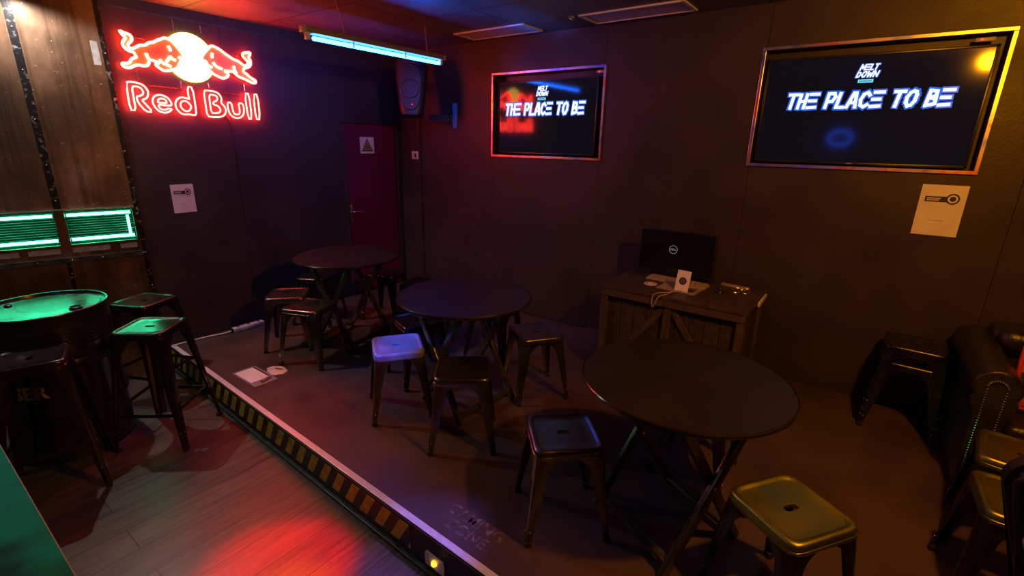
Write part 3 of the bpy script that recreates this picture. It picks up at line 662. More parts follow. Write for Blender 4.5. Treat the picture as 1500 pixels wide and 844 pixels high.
# ------------------------------------------------------------------ speaker and bracket in the corner
sp = thing('loudspeaker', 'dark wall loudspeaker hanging in the corner behind the blue tube', 'loudspeaker', (-3.80, 3.52, 2.14), math.radians(-38))
sp.rotation_euler = (math.radians(-8), 0, math.radians(38))
prof = [(-.25, .085), (-.235, .105), (-.1, .125), (.1, .145), (.235, .15), (.25, .135)]
bm = bmesh.new(); rings = []
for z, w in prof:
    ring = []
    for k in range(28):
        a = 2 * PI * k / 28; ca, sa = math.cos(a), math.sin(a)
        x = math.copysign(abs(ca) ** .55, ca) * w; y = math.copysign(abs(sa) ** .55, sa) * (.11 if sa < 0 else .10)
        ring.append(bm.verts.new((x, y, z)))
    rings.append(ring)
for A, B in zip(rings, rings[1:]):
    for k in range(28): bm.faces.new((A[k], A[(k + 1) % 28], B[(k + 1) % 28], B[k]))
bm.faces.new(rings[0][::-1]); bm.faces.new(rings[-1])
fin('cabinet', bm, M['speaker'], sp)
bm = bmesh.new(); rings = []
for s, y in ((1, -.108), (.96, -.118), (.5, -.124)):
    ring = []
    for k in range(32):
        a = 2 * PI * k / 32; ca, sa = math.cos(a), math.sin(a)
        ww = .105 + .012 * sa
        ring.append(bm.verts.new((math.copysign(abs(ca) ** .7, ca) * ww * s, y, math.copysign(abs(sa) ** .7, sa) * .215 * s)))
    rings.append(ring)
for A, B in zip(rings, rings[1:]):
    for k in range(32): bm.faces.new((A[k], A[(k + 1) % 32], B[(k + 1) % 32], B[k]))
bm.faces.new(rings[-1])
fin('grille', bm, M['grille'], sp)
bm = bmesh.new(); tube(bm, [(.085 * math.cos(2 * PI * k / 28), -.124, -.02 + .085 * math.sin(2 * PI * k / 28)) for k in range(28)], .006, 6, True); fin('woofer_ring', bm, M['speaker'], sp)
bm = bmesh.new(); bmesh.ops.create_uvsphere(bm, u_segments=8, v_segments=6, radius=.006); bmesh.ops.translate(bm, vec=(0.02, -.124, -.16), verts=bm.verts[:]); fin('indicator', bm, M['led_red'], sp)
bm = bmesh.new(); bar(bm, (0, .09, .05), (0, .34, .10), .04, .04, .004); fin('wall_arm', bm, M['black_matte'], sp)
bm = bmesh.new(); tube(bm, [(-3.99, 3.855, 1.93), (-4.13, YW - .022, 1.90), (-4.15, YW - .022, 1.7), (-4.155, YW - .022, 1.55)], .004, 6)
tag(fin('speaker_cable', bm, M['darkcable']), 'thin cable running from the loudspeaker down to the wall switch', 'cable')
t = thing('wall_switch', 'small white wall switch in the corner beside the red door', 'switch', (-4.16, YW - .018, 1.51))
bm = bmesh.new(); box(bm, (0, -.006, 0), (.098, .012, .085), .004); fin('plate', bm, M['white'], t)
bm = bmesh.new(); box(bm, (.012, -.014, .0), (.022, .008, .04), .002); fin('rocker', bm, M['black_plastic'], t)
t = thing('wall_bracket', 'empty wall bracket with plate painted as blue-lit and perforated arms beside the loudspeaker', 'bracket', (-3.565, YW, 1.915))
bm = bmesh.new(); box(bm, (0, -.012, 0), (.052, .022, .24), .003); fin('plate', bm, M['blue_lit_plate'], t)
bm = bmesh.new(); bar(bm, (-.02, -.02, -.03), (-.26, -.12, -.02), .006, .07)
bar(bm, (-.05, -.03, -.08), (-.05, -.03, .05), .03, .006)
for i in range(5): box(bm, (-.06 - .045 * i, -.05 - .018 * i, -.025 + .018 * (-1) ** i), (.008, .006, .008))
fin('perforated_arm', bm, M['black_matte'], t, sm=False)
bm = bmesh.new()
for i, (x, z) in enumerate([(-.055, .035), (-.055, -.0), (-.055, -.04), (-.055, -.075), (-.11, -.01), (-.13, -.03), (-.16, -.012), (-.19, -.03), (-.22, -.015)]):
    r = bmesh.ops.create_uvsphere(bm, u_segments=6, v_segments=5, radius=.0055); bmesh.ops.translate(bm, vec=(x, -.056 - .4 * abs(x + .055), z), verts=r['verts'])
fin('rivets', bm, M['bolt'], t)

# ------------------------------------------------------------------ posters and signs
def poster(name, label, origin, ux, w, h, tilt=0.0):
    """flat laminated sheet; ux = unit direction of its width seen from the room"""
    t = thing(name, label, 'poster', origin)
    t.matrix_world = Matrix((Vector(ux), Vector((0, 0, 1)).cross(Vector(ux)), Vector((0, 0, 1)))).transposed().to_4x4()
    t.location = origin
    bm = bmesh.new(); box(bm, (0, -.001, 0), (w, .0016, h)); fin('sheet', bm, M['paper'], t, sm=False)
    bm = bmesh.new(); box(bm, (-w * .12, -.0022, h * .22), (w * .52, .0006, h * .11)); fin('title_bar', bm, M['ink'], t, sm=False)
    bm = bmesh.new()
    for r_, L in ((0, .30), (1, .26)):
        x = -w * .34
        random.seed(3 + r_)
        while x < -w * .34 + w * L:
            q = random.uniform(.018, .03) * w * 1.2; box(bm, (x + q / 2, -.0028, h * (.237 - .034 * r_)), (q * .8, .0004, h * .020)); x += q
    fin('title_marks', bm, M['paper'], t, sm=False)
    bm = bmesh.new(); lathe(bm, [(0, .0004), (w * .15, .0004), (w * .15, -.0004), (0, -.0004)], 32); bmesh.ops.transform(bm, matrix=Matrix.Translation((w * .22, -.0024, h * .235)) @ Matrix.Rotation(PI / 2, 4, 'X'), verts=bm.verts[:]); fin('round_badge', bm, M['ink'], t, sm=False)
    bm = bmesh.new(); lathe(bm, [(w * .07, .0002), (w * .108, .0002), (w * .108, -.0002), (w * .07, -.0002), (w * .07, .0002)], 32); bmesh.ops.transform(bm, matrix=Matrix.Translation((w * .22, -.0031, h * .235)) @ Matrix.Rotation(PI / 2, 4, 'X'), verts=bm.verts[:]); fin('badge_ring', bm, M['paper'], t, sm=False)
    bm = bmesh.new()
    for i in range(9): box(bm, ((-.17 + .036 * i) * w, -.0022, -h * .20), (w * .024, .0004, h * .010))
    fin('caption_marks', bm, M['ink'], t, sm=False)
    return t
poster('poster', 'laminated sheet with black title bar on the wall below the large television', (.361, YW, 1.324), (1, 0, 0), .214, .302)
poster('poster', 'pale sheet with black title bar on the left wall under the neon sign', (XW, 1.608, 1.185), (0, 1, 0), .162, .222)
t = thing('warning_sign', 'white sign with yellow warning triangle stuck on the red door', 'sign', (XW - .03 + .0005, 3.450, 1.607))
t.matrix_world = Matrix(((0, -1, 0), (1, 0, 0), (0, 0, 1))).to_4x4(); t.location = (XW - .03 + .0005, 3.450, 1.607)
w, h = .180, .168
bm = bmesh.new(); box(bm, (0, -.001, 0), (w, .002, h)); fin('sheet', bm, M['paper'], t, sm=False)
def tri(s, y, cz=-.008): return [(-.075 * s, y, cz - .055 * s), (.075 * s, y, cz - .055 * s), (0, y, cz + .082 * s)]
bm = bmesh.new(); prism(bm, tri(1, -.0022), (0, -.0004, 0)); fin('triangle_border', bm, M['ink'], t, sm=False)
bm = bmesh.new(); prism(bm, tri(.78, -.0028), (0, -.0004, 0)); fin('triangle', bm, M['yellow'], t, sm=False)
bm = bmesh.new()
for k in range(3):
    a = PI / 2 + k * 2 * PI / 3; cx, cz = .014 * math.cos(a), -.018 + .014 * math.sin(a)
    tube(bm, [(cx + .012 * math.cos(b), -.0036, cz + .012 * math.sin(b)) for b in [a + PI + .7 + j * (2 * PI - 1.4) / 12 for j in range(13)]], .0032, 5)
tube(bm, [(.009 * math.cos(b * PI / 6), -.0036, -.018 + .009 * math.sin(b * PI / 6)) for b in range(12)], .002, 5, True)
fin('biohazard_symbol', bm, M['ink'], t, sm=False)
# ------------------------------------------------------------------ sheet-metal stools
def seat_bm(half=.1525, z=.45):
    bm = bmesh.new(); N = 64
    def sq(k, h, p=.22):
        a = 2 * PI * (k + .5) / N; c, s = math.cos(a), math.sin(a)
        # rounded square through corner arcs
        r = h * (abs(c) ** (2 / p) + abs(s) ** (2 / p)) ** (-p / 2)
        return r * c, r * s
    def slot(k, hx, hy):
        a = 2 * PI * (k + .5) / N; c, s = math.cos(a), math.sin(a)
        r = (abs(c / hx) ** 3 + abs(s / hy) ** 3) ** (-1 / 3)
        return r * c, r * s
    rows = [(half - .012, z - .012 - .035, .0), (half, z - .045, .0), (half + .001, z - .030, 0), (half - .002, z - .028, 0), (half - .002, z - .024, 0), (half + .001, z - .022, 0), (half, z - .010, .0), (half - .004, z - .003, 0), (half - .011, z, 0), (half - .019, z - .0015, 0), (half - .026, z - .0065, 0), (half - .030, z - .0075, 0)]
    rings = []
    for h, zz, _ in rows: rings.append([bm.verts.new((*sq(k, h), zz)) for k in range(N)])
    for t in (.35, .7, 1.0):
        ring = []
        for k in range(N):
            a = Vector(sq(k, half - .030)); b = Vector(slot(k, .030, .014)); q = a.lerp(b, t); ring.append(bm.verts.new((q.x, q.y, z - .0075 - .001 * t)))
        rings.append(ring)
    for hx, hy, zz in ((.029, .013, z - .011), (.029, .013, z - .022)):
        rings.append([bm.verts.new((*slot(k, hx, hy), zz)) for k in range(N)])
    for A, B in zip(rings, rings[1:]):
        for k in range(N): bm.faces.new((A[k], A[(k + 1) % N], B[(k + 1) % N], B[k]))
    # underside skin
    A = rings[0]; C = [bm.verts.new((*sq(k, half - .02), z - .012)) for k in range(N)]; D = rings[-1]
    for k in range(N):
        bm.faces.new((A[k], C[k], C[(k + 1) % N], A[(k + 1) % N])); bm.faces.new((C[k], D[k], D[(k + 1) % N], C[(k + 1) % N]))
    return bm
def leg_bm(sx, sy, half, foot, H_):
    bm = bmesh.new(); th = .0035
    top = Vector((half - .006, half - .006, H_ - .040)); bot = Vector((foot / 2, foot / 2, .012))
    st = [(0, .125), (.035, .100), (.08, .078), (.15, .062), (.3, .054), (.6, .042), (.85, .031), (1, .026)]
    def sec(t, w):
        p = top.lerp(bot, t); c = .012
        o = [(-w, 0), (-w * .62, 0), (-w * .58, .0022), (-w * .42, .0022), (-w * .38, 0), (-c, 0), (-c * .3, -c * .3), (0, -c), (0, -w * .38), (.0022, -w * .42), (.0022, -w * .58), (0, -w * .62), (0, -w)]
        inn = [(-w, -th), (-c - th, -th), (-th, -c - th), (-th, -w)]
        return [((p.x + a), (p.y + b), p.z) for a, b in o + inn[::-1]]
    rings = []
    for t, w in st:
        s = sec(t, w)
        rings.append([bm.verts.new((x * sx, y * sy, z)) for x, y, z in s])
    n = len(rings[0])
    for A, B in zip(rings, rings[1:]):
        for k in range(n): bm.faces.new((A[k], A[(k + 1) % n], B[(k + 1) % n], B[k]))
    bm.faces.new(rings[0]); bm.faces.new(rings[-1][::-1])
    return bm
def foot_bm(sx, sy, half, foot):
    bm = bmesh.new(); w = .028
    box(bm, ((foot / 2 - w / 2 + .001) * sx, (foot / 2 - w / 2 + .001) * sy, .013), (w + .002, w + .002, .026), .004)
    return bm
def bolt_bm(sx, sy, half, foot, H_):
    bm = bmesh.new(); t = .84
    top = Vector((half - .006, half - .006, H_ - .040)); bot = Vector((foot / 2, foot / 2, .012)); p = top.lerp(bot, t)
    for off in ((-.014, .003), (.003, -.014)):
        r = bmesh.ops.create_uvsphere(bm, u_segments=8, v_segments=6, radius=.0045); bmesh.ops.translate(bm, vec=((p.x + off[0]) * sx, (p.y + off[1]) * sy, p.z), verts=r['verts'])
    return bm
def make_stool(name, mt, H_=.45, half=.1525, foot=.372, bars=False, cat='stool'):
    t = thing(name, 'x', cat)
    fin('seat', seat_bm(half, H_), mt, t, ang=50)
    for sx in (-1, 1):
        for sy in (-1, 1):
            l = fin('leg', leg_bm(sx, sy, half, foot, H_), mt, t, ang=40)
            fin('foot_cap', foot_bm(sx, sy, half, foot), M['rubber'], l)
            fin('bolt', bolt_bm(sx, sy, half, foot, H_), M['bolt'], l)
    top = half - .006
    def pt(z): k = (H_ - .04 - z) / (H_ - .052); return top + (foot / 2 - top) * k - .006
    if bars:
        for z, ax in ((.235, 0), (.265, 1)):
            for s in (-1, 1):
                q = pt(z) - .002; bm = bmesh.new()
                a, b = ((-q + .02, s * q, z), (q - .02, s * q, z)) if ax == 0 else ((s * q, -q + .02, z), (s * q, q - .02, z))
                bar(bm, a, b, .006, .022, .001); fin('crossbar', bm, mt, t)
    return t
G1 = 'low metal stools around the tables'
proto = {}
def stool(kind, x, y, rz, label, z=0.0, group=None):
    rz = math.radians(rz)
    if kind in proto: o = copy_tree(proto[kind])
    else:
        if kind == 'raw': o = make_stool('metal_stool', M['steel'])
        if kind == 'satin':
            o = make_stool('metal_stool', M['steel'])
            for ch in o.children:
                if ch.name.startswith('seat'): ch.data.materials[0] = M['satin']
        if kind == 'olive':
            o = make_stool('metal_stool', M['gunmetal'])
            for ch in o.children:
                if ch.name.startswith('seat'): ch.data.materials[0] = M['steel_olive']
        if kind == 'dark': o = make_stool('metal_stool', M['gunmetal'])
        if kind == 'bar': o = make_stool('bar_stool', M['blackgloss'], .76, .1525, .43, True)
        proto[kind] = o
    o.location = (x, y, z); o.rotation_euler = (0, 0, rz); o['label'] = label
    if group: o['group'] = group
    return o
stool('raw', -.897, 1.656, 42.3, 'low metal stool with purple sheen in front of the nearest round table, left side', group=G1)
stool('olive', -.016, 1.747, 55.2, 'low olive metal stool cut off by the bottom edge, right of the nearest table', group=G1)
stool('raw', -1.667, 1.851, 38.6, 'low brownish metal stool with clear hand slot, in front of the middle table', group=G1)
stool('satin', -2.206, 1.845, 54.0, 'low metal stool with seat glowing blue, left of the middle table', group=G1)
stool('dark', -2.44, 2.23, 70, 'low dark stool half hidden behind the blue-lit stool', group=G1)
stool('raw', -1.653, 2.573, 54.3, 'low golden-lit metal stool standing right of the middle table', group=G1)
stool('dark', -2.17, 2.78, 10, 'low dark stool tucked behind and under the middle table', group=G1)
stool('raw', -3.700, 1.982, 47.9, 'leftmost low metal stool in front of the far table', group=G1)
stool('raw', -3.298, 1.925, 22.6, 'low metal stool with red rim in front of the far table, second from left', group=G1)
stool('dark', -3.622, 2.93, 22, 'low metal stool behind the far table, in front of the red door', group=G1)
stool('dark', -3.10, 2.90, 20, 'low black stool with blue-lit edge between the far and middle tables', group=G1)
stool('dark', -4.02, 2.45, 30, 'low dark stool in the shadow left of the far table', group=G1)
stool('raw', -.50, 2.40, 0, 'low metal stool hidden behind and under the nearest table, only legs showing', group=G1)
G2 = 'stacked stools by the wall'
stool('dark', .40, 3.640, -2.5, 'lower stool of the dark stack beside the sofa', group=G2)
stool('dark', .40, 3.640, -2.5, 'upper stool of the dark stack beside the sofa', z=.105, group=G2)
stool('olive', .744, 2.706, -8, 'golden metal stool in front of the sofa, farther of the two at the right edge', group=G1)
stool('olive', .690, 2.300, 2, 'golden metal stool at the right edge, nearer of the two by the sofa', group=G1)
G3 = 'tall bar stools around the barrel'
stool('bar', -3.418, .938, 40, 'tall black bar stool with green-lit seat right of the barrel', z=ZL, group=G3)
stool('bar', -4.02, 1.10, 25.6, 'tall black bar stool behind the barrel against the rusty wall', z=ZL, group=G3)
stool('bar', -3.373, .386, -16.6, 'tall black bar stool in front of the barrel at the left edge', z=ZL, group=G3)

# ------------------------------------------------------------------ round folding tables
def make_table():
    t = thing('round_table', 'x', 'table')
    R_, Z = .42, .742
    bm = bmesh.new(); lathe(bm, [(0, Z - .022), (R_ - .010, Z - .022), (R_ - .003, Z - .019), (R_, Z - .012), (R_, Z - .006), (R_ - .004, Z), (0, Z)], 96); fin('tabletop', bm, M['tabletop'], t, ang=30)
    bm = bmesh.new(); lathe(bm, [(R_ + .0005, Z - .018), (R_ + .003, Z - .015), (R_ + .003, Z - .004), (R_ + .0005, Z - .001)], 96); fin('edge_band', bm, M['blackgloss'], t)
    # local x: across the cross (A->B), local y: between the two crosses
    for fr, (yo) in ((0, .225), (1, .198)):
        s = 1 if fr == 0 else -1
        for y in (-yo, yo):
            a = Vector((-s * .222, y, .006)); b = Vector((s * .20, y, Z - .045)); bm = bmesh.new()
            bar(bm, a, b, .024, .044, .003, up=(1, 0, 0)); fin('leg', bm, M['tableleg'], t)
        a = Vector((-s * .222, 0, .006)).lerp(Vector((s * .20, 0, Z - .045)), .07)
        bm = bmesh.new(); bar(bm, (a.x, -yo, a.z), (a.x, yo, a.z), .040, .020, .002); fin('stretcher', bm, M['tableleg'], t)
        a = Vector((-s * .222, 0, .006)).lerp(Vector((s * .20, 0, Z - .045)), .97)
        bm = bmesh.new(); bar(bm, (a.x, -yo - .02, a.z + .012), (a.x, yo + .02, a.z + .012), .03, .03, .002); fin('top_rail', bm, M['tableleg'], t)
    for y in (-.2115, .2115):
        bm = bmesh.new(); r = bmesh.ops.create_cone(bm, cap_ends=True, segments=12, radius1=.007, radius2=.007, depth=.052); bmesh.ops.transform(bm, matrix=Matrix.Translation((-.008, y, .362)) @ Matrix.Rotation(PI / 2, 4, 'X'), verts=bm.verts[:]); fin('hinge_bolt', bm, M['bolt'], t)
    bm = bmesh.new(); box(bm, (0, 0, Z - .030), (.05, .56, .016), .002); box(bm, (.16, 0, Z - .030), (.04, .5, .016), .002); box(bm, (-.16, 0, Z - .030), (.04, .5, .016), .002); fin('batten', bm, M['tableleg'], t)
    return t
T = make_table()
for i, (x, y, rz, lab) in enumerate(((-.481, 1.909, 62, 'nearest round dark table in the right foreground'), (-1.94, 2.175, 172, 'middle round dark table with bluish top'), (-3.41, 2.37, 191, 'far round dark table in front of the red door'))):
    o = T if i == 0 else copy_tree(T)
    o.location = (x, y, 0); o.rotation_euler = (0, 0, math.radians(rz)); o['label'] = lab; o['group'] = 'round folding tables'

# ------------------------------------------------------------------ barrel
bt = thing('barrel', 'black steel drum used as a bar table, green-lit top, yellow stencil on its side', 'barrel', (-3.83, .555, ZL))
R_, HB = .297, .905
prof = [(0, .012), (R_ - .012, .012), (R_ - .008, 0), (R_ + .003, 0), (R_ + .005, .012), (R_ - .001, .022)]
for zc in (.30, .60):
    prof += [(R_, zc - .03), (R_ + .004, zc - .018), (R_ + .011, zc - .006), (R_ + .011, zc + .006), (R_ + .004, zc + .018), (R_, zc + .03)]
for i in range(6):
    z = .70 + i * .02; prof += [(R_, z - .006), (R_ + .003, z), (R_, z + .006)]
prof += [(R_ - .001, HB - .022)]
bm = bmesh.new(); lathe(bm, prof, 96); fin('body', bm, M['blackgloss'], bt, ang=60)
bm = bmesh.new(); lathe(bm, [(R_ - .001, HB - .022), (R_ + .006, HB - .016), (R_ + .007, HB - .004), (R_ + .002, HB), (R_ - .006, HB - .002), (R_ - .010, HB - .018)], 96); fin('rim', bm, M['blackgloss'], bt, ang=60)
bm = bmesh.new(); lathe(bm, [(R_ - .010, HB - .018), (R_ - .03, HB - .020), (R_ - .034, HB - .017), (0, HB - .016)], 96); fin('lid', bm, M['lid'], bt)
for a, r_, s in ((.6, .2, .032), (3.8, .2, .018)):
    bm = bmesh.new(); lathe(bm, [(s, HB - .016), (s, HB - .008), (s * .8, HB - .006), (s * .7, HB - .012), (0, HB - .012)], 20, (r_ * math.cos(a), r_ * math.sin(a), 0)); fin('bung', bm, M['gunmetal'], bt)
# stencil: wrapped on the side facing the room's middle
me = text_mesh('SER', .105, 0, .004)
a0 = math.atan2(-.555, 3.83) - .52
for v in me.vertices:
    x, y = v.co.x, v.co.y; a = a0 + x * .95 / R_
    v.co = ((R_ + .0012) * math.cos(a), (R_ + .0012) * math.sin(a), .465 + y)
me.materials.append(M['yellow']); st = bpy.data.objects.new('stencil_lettering', me); COL.objects.link(st); st.parent = bt

# ------------------------------------------------------------------ near counter
ct = thing('counter', 'mottled green-lit counter corner at the lower left edge of the photo', 'counter', (-1.85, -.25, ZL))
bm = bmesh.new(); box(bm, (0, 0, .895), (2.3, .742, .028), .002); fin('countertop', bm, M['counter'], ct, sm=False)
bm = bmesh.new(); box(bm, (0, .372, .895), (2.3, .002, .024)); fin('edge_strip', bm, M['counter_edge'], ct, sm=False)
bm = bmesh.new(); box(bm, (0, -.12, .44), (2.1, .42, .88), .004); fin('base_cabinet', bm, M['black_matte'], ct, sm=False)

# ------------------------------------------------------------------ desk and the things on it
DX0, DX1, DY0, DY1, DZ = -1.445, -.455, 3.085, 3.70, .70
dk = thing('desk', 'dark wooden plank desk standing against the back wall', 'desk', ((DX0 + DX1) / 2, (DY0 + DY1) / 2, 0))
w, d = DX1 - DX0, DY1 - DY0
bm = bmesh.new(); box(bm, (0, 0, DZ - .0125), (w, d, .025), .003); fin('desktop', bm, M['deskwood'], dk, sm=False)
bm = bmesh.new(); box(bm, (0, -d / 2 + .012, DZ - .05), (w - .02, .02, .045), .003); fin('front_rail', bm, M['deskframe'], dk, sm=False)
for sx in (-1, 1):
    for sy in (-1, 1):
        bm = bmesh.new(); box(bm, (sx * (w / 2 - .035), sy * (d / 2 - .03), (DZ - .026) / 2), (.05, .045, DZ - .026), .003); fin('leg', bm, M['deskframe'], dk, sm=False)
bm = bmesh.new(); box(bm, (0.0, -d / 2 + .028, (DZ - .075) / 2), (.05, .03, DZ - .075), .003); fin('centre_post', bm, M['deskframe'], dk, sm=False)
bm = bmesh.new()
for i in range(9): box(bm, (-w / 2 + .06 + (w - .12) * (i + .5) / 9, -d / 2 + .052, (DZ - .08) / 2 + .02), ((w - .12) / 9 - .004, .014, DZ - .12), .002)
fin('front_panel', bm, M['deskwood'], dk, sm=False)
for s in (-1, 1):
    bm = bmesh.new(); box(bm, (s * (w / 2 - .035), 0, (DZ - .06) / 2), (.014, d - .08, DZ - .09), .002); fin('side_panel', bm, M['deskwood'], dk, sm=False)
for x0, x1 in ((.03, .40), (-.03, -.40)):
    bm = bmesh.new(); bar(bm, (x0, -d / 2 + .034, DZ - .09), (x1, -d / 2 + .034, .10), .04, .018, .002, up=(0, 1, 0)); fin('diagonal_brace', bm, M['deskframe'], dk, sm=False)
bm = bmesh.new(); bar(bm, (w / 2 + .012, -.05, DZ - .01), (w / 2 + .012, .21, DZ - .01), .014, .03, .003); fin('side_handle', bm, M['alu'], dk)

mn = thing('monitor', 'black widescreen computer monitor standing on the desk, dim logo on its screen', 'monitor', (-1.085, 3.60, DZ))
bm = bmesh.new(); box(bm, (0, 0, .195), (.565, .032, .338), .006); fin('housing', bm, M['black_plastic'], mn)
bm = bmesh.new(); box(bm, (0, -.0170, .205), (.545, .002, .305)); fin('screen', bm, M['monitor'], mn, sm=False)
bm = bmesh.new(); box(bm, (0, .03, .05), (.06, .03, .10), .004); fin('stand_neck', bm, M['black_plastic'], mn)
bm = bmesh.new(); box(bm, (0, .02, .006), (.24, .09, .012), .004); fin('stand_base', bm, M['black_plastic'], mn)
bm = bmesh.new(); tube(bm, [(-.02 + .030 * math.cos(k * PI / 16), -.0185, .222 + .030 * math.sin(k * PI / 16)) for k in range(32)], .0022, 5, True)
mo = fin('screen_logo', bm, M['mon_logo'], mn)
me = text_mesh('DELL', .021, .0003, .0006); me.transform(Matrix.Translation((-.02, -.0186, .222)) @ Matrix.Rotation(PI / 2, 4, 'X')); me.materials.append(M['mon_logo'])
o = bpy.data.objects.new('screen_lettering', me); COL.objects.link(o); o.parent = mn

def onD(name, label, cat, x, y, rz=0): return thing(name, label, cat, (x, y, DZ), math.radians(rz))
kb = onD('keyboard', 'beige keyboard lying along the foot of the monitor', 'keyboard', -1.02, 3.485, -3)
bm = bmesh.new(); box(bm, (0, 0, .009), (.44, .11, .016), .004); fin('tray', bm, M['kb'], kb)
bm = bmesh.new()
for r_ in range(5):
    for c in range(20): box(bm, (-.2 + .021 * c, -.04 + .020 * r_, .021), (.017, .016, .008), .001, seg=1)
fin('keys', bm, M['kb'], kb, sm=False)['kind'] = 'stuff'
cs = onD('card_stand', 'white card with round black emblem leaning upright on the desk', 'card', -.925, 3.27, -6)
Mt = Matrix.Rotation(math.radians(-13), 4, 'X')
bm = bmesh.new(); box(bm, (0, 0, .075), (.094, .003, .15), 0, Mt); fin('card', bm, M['paper'], cs, sm=False)
bm = bmesh.new(); lathe(bm, [(0, .0006), (.026, .0006), (.026, -.0006), (0, -.0006)], 32); bmesh.ops.transform(bm, matrix=Mt @ Matrix.Translation((0, -.0024, .078)) @ Matrix.Rotation(PI / 2, 4, 'X'), verts=bm.verts[:]); fin('emblem', bm, M['ink'], cs, sm=False)
bm = bmesh.new(); tube(bm, [Mt @ Vector((.012 * math.cos(k * PI / 8), -.0036, .078 + .012 * math.sin(k * PI / 8))) for k in range(16)], .0014, 5, True); tube(bm, [Mt @ Vector((-.008, -.0036, .071)), Mt @ Vector((.008, -.0036, .085))], .0014, 5); fin('emblem_lines', bm, M['kb'], cs)
bm = bmesh.new(); box(bm, (0, .045, .0015), (.09, .09, .003)); bar(bm, (0, .08, .003), (0, .02, .09), .03, .003); fin('prop', bm, M['paper'], cs, sm=False)
tr = onD('booklet', 'open flat booklet lying under the white card on the desk', 'booklet', -.955, 3.335, -4)
bm = bmesh.new(); box(bm, (.0, 0.0, .004), (.27, .17, .006), .001); fin('pages', bm, M['kb'], tr, sm=False)
bm = bmesh.new(); box(bm, (.075, -.0, .0076), (.07, .10, .0008)); fin('picture', bm, M['deskframe'], tr, sm=False)
o = onD('coaster', 'round pale coaster lying on the desk left of the white card', 'coaster', -1.163, 3.333)
bm = bmesh.new(); lathe(bm, [(0, 0), (.045, 0), (.046, .002), (.044, .0045), (0, .0045)], 36); fin('disc', bm, M['paper'], o)
bm = bmesh.new(); lathe(bm, [(.026, .0047), (.034, .0047), (.034, .0051), (.026, .0051), (.026, .0047)], 36); fin('printed_ring', bm, M['red_piping'], o)
ms = onD('computer_mouse', 'dark rounded mouse standing at the right of the keyboard', 'mouse', -.715, 3.455, 20)
bm = bmesh.new(); bmesh.ops.create_uvsphere(bm, u_segments=20, v_segments=12, radius=1); bmesh.ops.scale(bm, vec=(.032, .05, .03), verts=bm.verts[:]); bmesh.ops.translate(bm, vec=(0, 0, .0), verts=bm.verts[:])
bmesh.ops.bisect_plane(bm, geom=bm.verts[:] + bm.edges[:] + bm.faces[:], plane_co=(0, 0, .001), plane_no=(0, 0, -1), clear_outer=True); bmesh.ops.holes_fill(bm, edges=[e for e in bm.edges if e.is_boundary]); fin('shell', bm, M['black_plastic'], ms)
bm = bmesh.new(); box(bm, (0, -.02, .0275), (.006, .016, .006), .002); fin('scroll_wheel', bm, M['kb'], ms)
rm = onD('remote_control', 'long beige remote lying at the right end of the desk', 'remote control', -.655, 3.645, -10)
bm = bmesh.new(); box(bm, (0, 0, .009), (.19, .045, .018), .004); fin('casing', bm, M['kb'], rm)
bm = bmesh.new()
for i in range(7):
    for j in (-1, 1): box(bm, (-.07 + .022 * i, .009 * j, .0185), (.012, .010, .003), .001)
fin('buttons', bm, M['ink'], rm)
gl = onD('sunglasses', 'small pair of glasses lying beside the remote on the desk', 'glasses', -.585, 3.50, 15)
bm = bmesh.new()
for s in (-1, 1): tube(bm, [(s * .03 + .024 * math.cos(k * PI / 10), .0, .022 + .018 * math.sin(k * PI / 10)) for k in range(20)], .002, 6, True)
tube(bm, [(-.006, 0, .026), (0, 0, .029), (.006, 0, .026)], .002, 6)
fin('frame', bm, M['bolt'], gl)
for s in (-1, 1):
    bm = bmesh.new(); tube(bm, [(s * .055, 0, .026), (s * .056, .08, .02), (s * .052, .11, .006)], .002, 6); fin('temple', bm, M['bolt'], gl)
lf = onD('usb_hub', 'small metal gadget at the left foot of the monitor', 'gadget', -1.335, 3.53, 10)
bm = bmesh.new(); box(bm, (0, 0, .009), (.08, .035, .018), .005); fin('casing', bm, M['gunmetal'], lf)
bm = bmesh.new()
for i in range(3): box(bm, (-.022 + .022 * i, -.018, .009), (.012, .002, .006))
fin('sockets', bm, M['bolt'], lf)
bm = bmesh.new(); pts = [(-.88, 3.46, DZ + .012), (-.87, 3.42, DZ + .06), (-.885, 3.37, DZ + .03), (-.90, 3.30, DZ + .016), (-.95, 3.22, DZ + .010), (-1.0, 3.16, DZ + .008), (-1.045, 3.11, DZ + .008), (-1.05, 3.072, DZ - .002), (-1.05, 3.066, DZ - .05), (-1.04, 3.064, DZ - .09), (-1.025, 3.07, DZ - .04), (-1.01, 3.074, DZ + .0035), (-.98, 3.13, DZ + .005), (-.96, 3.2, DZ + .012)]
tube(bm, smooth_pts(pts, False, 2), .0028, 6); tag(fin('charging_cable', bm, M['cable']), 'tan cable looping over the front edge of the desk', 'cable')

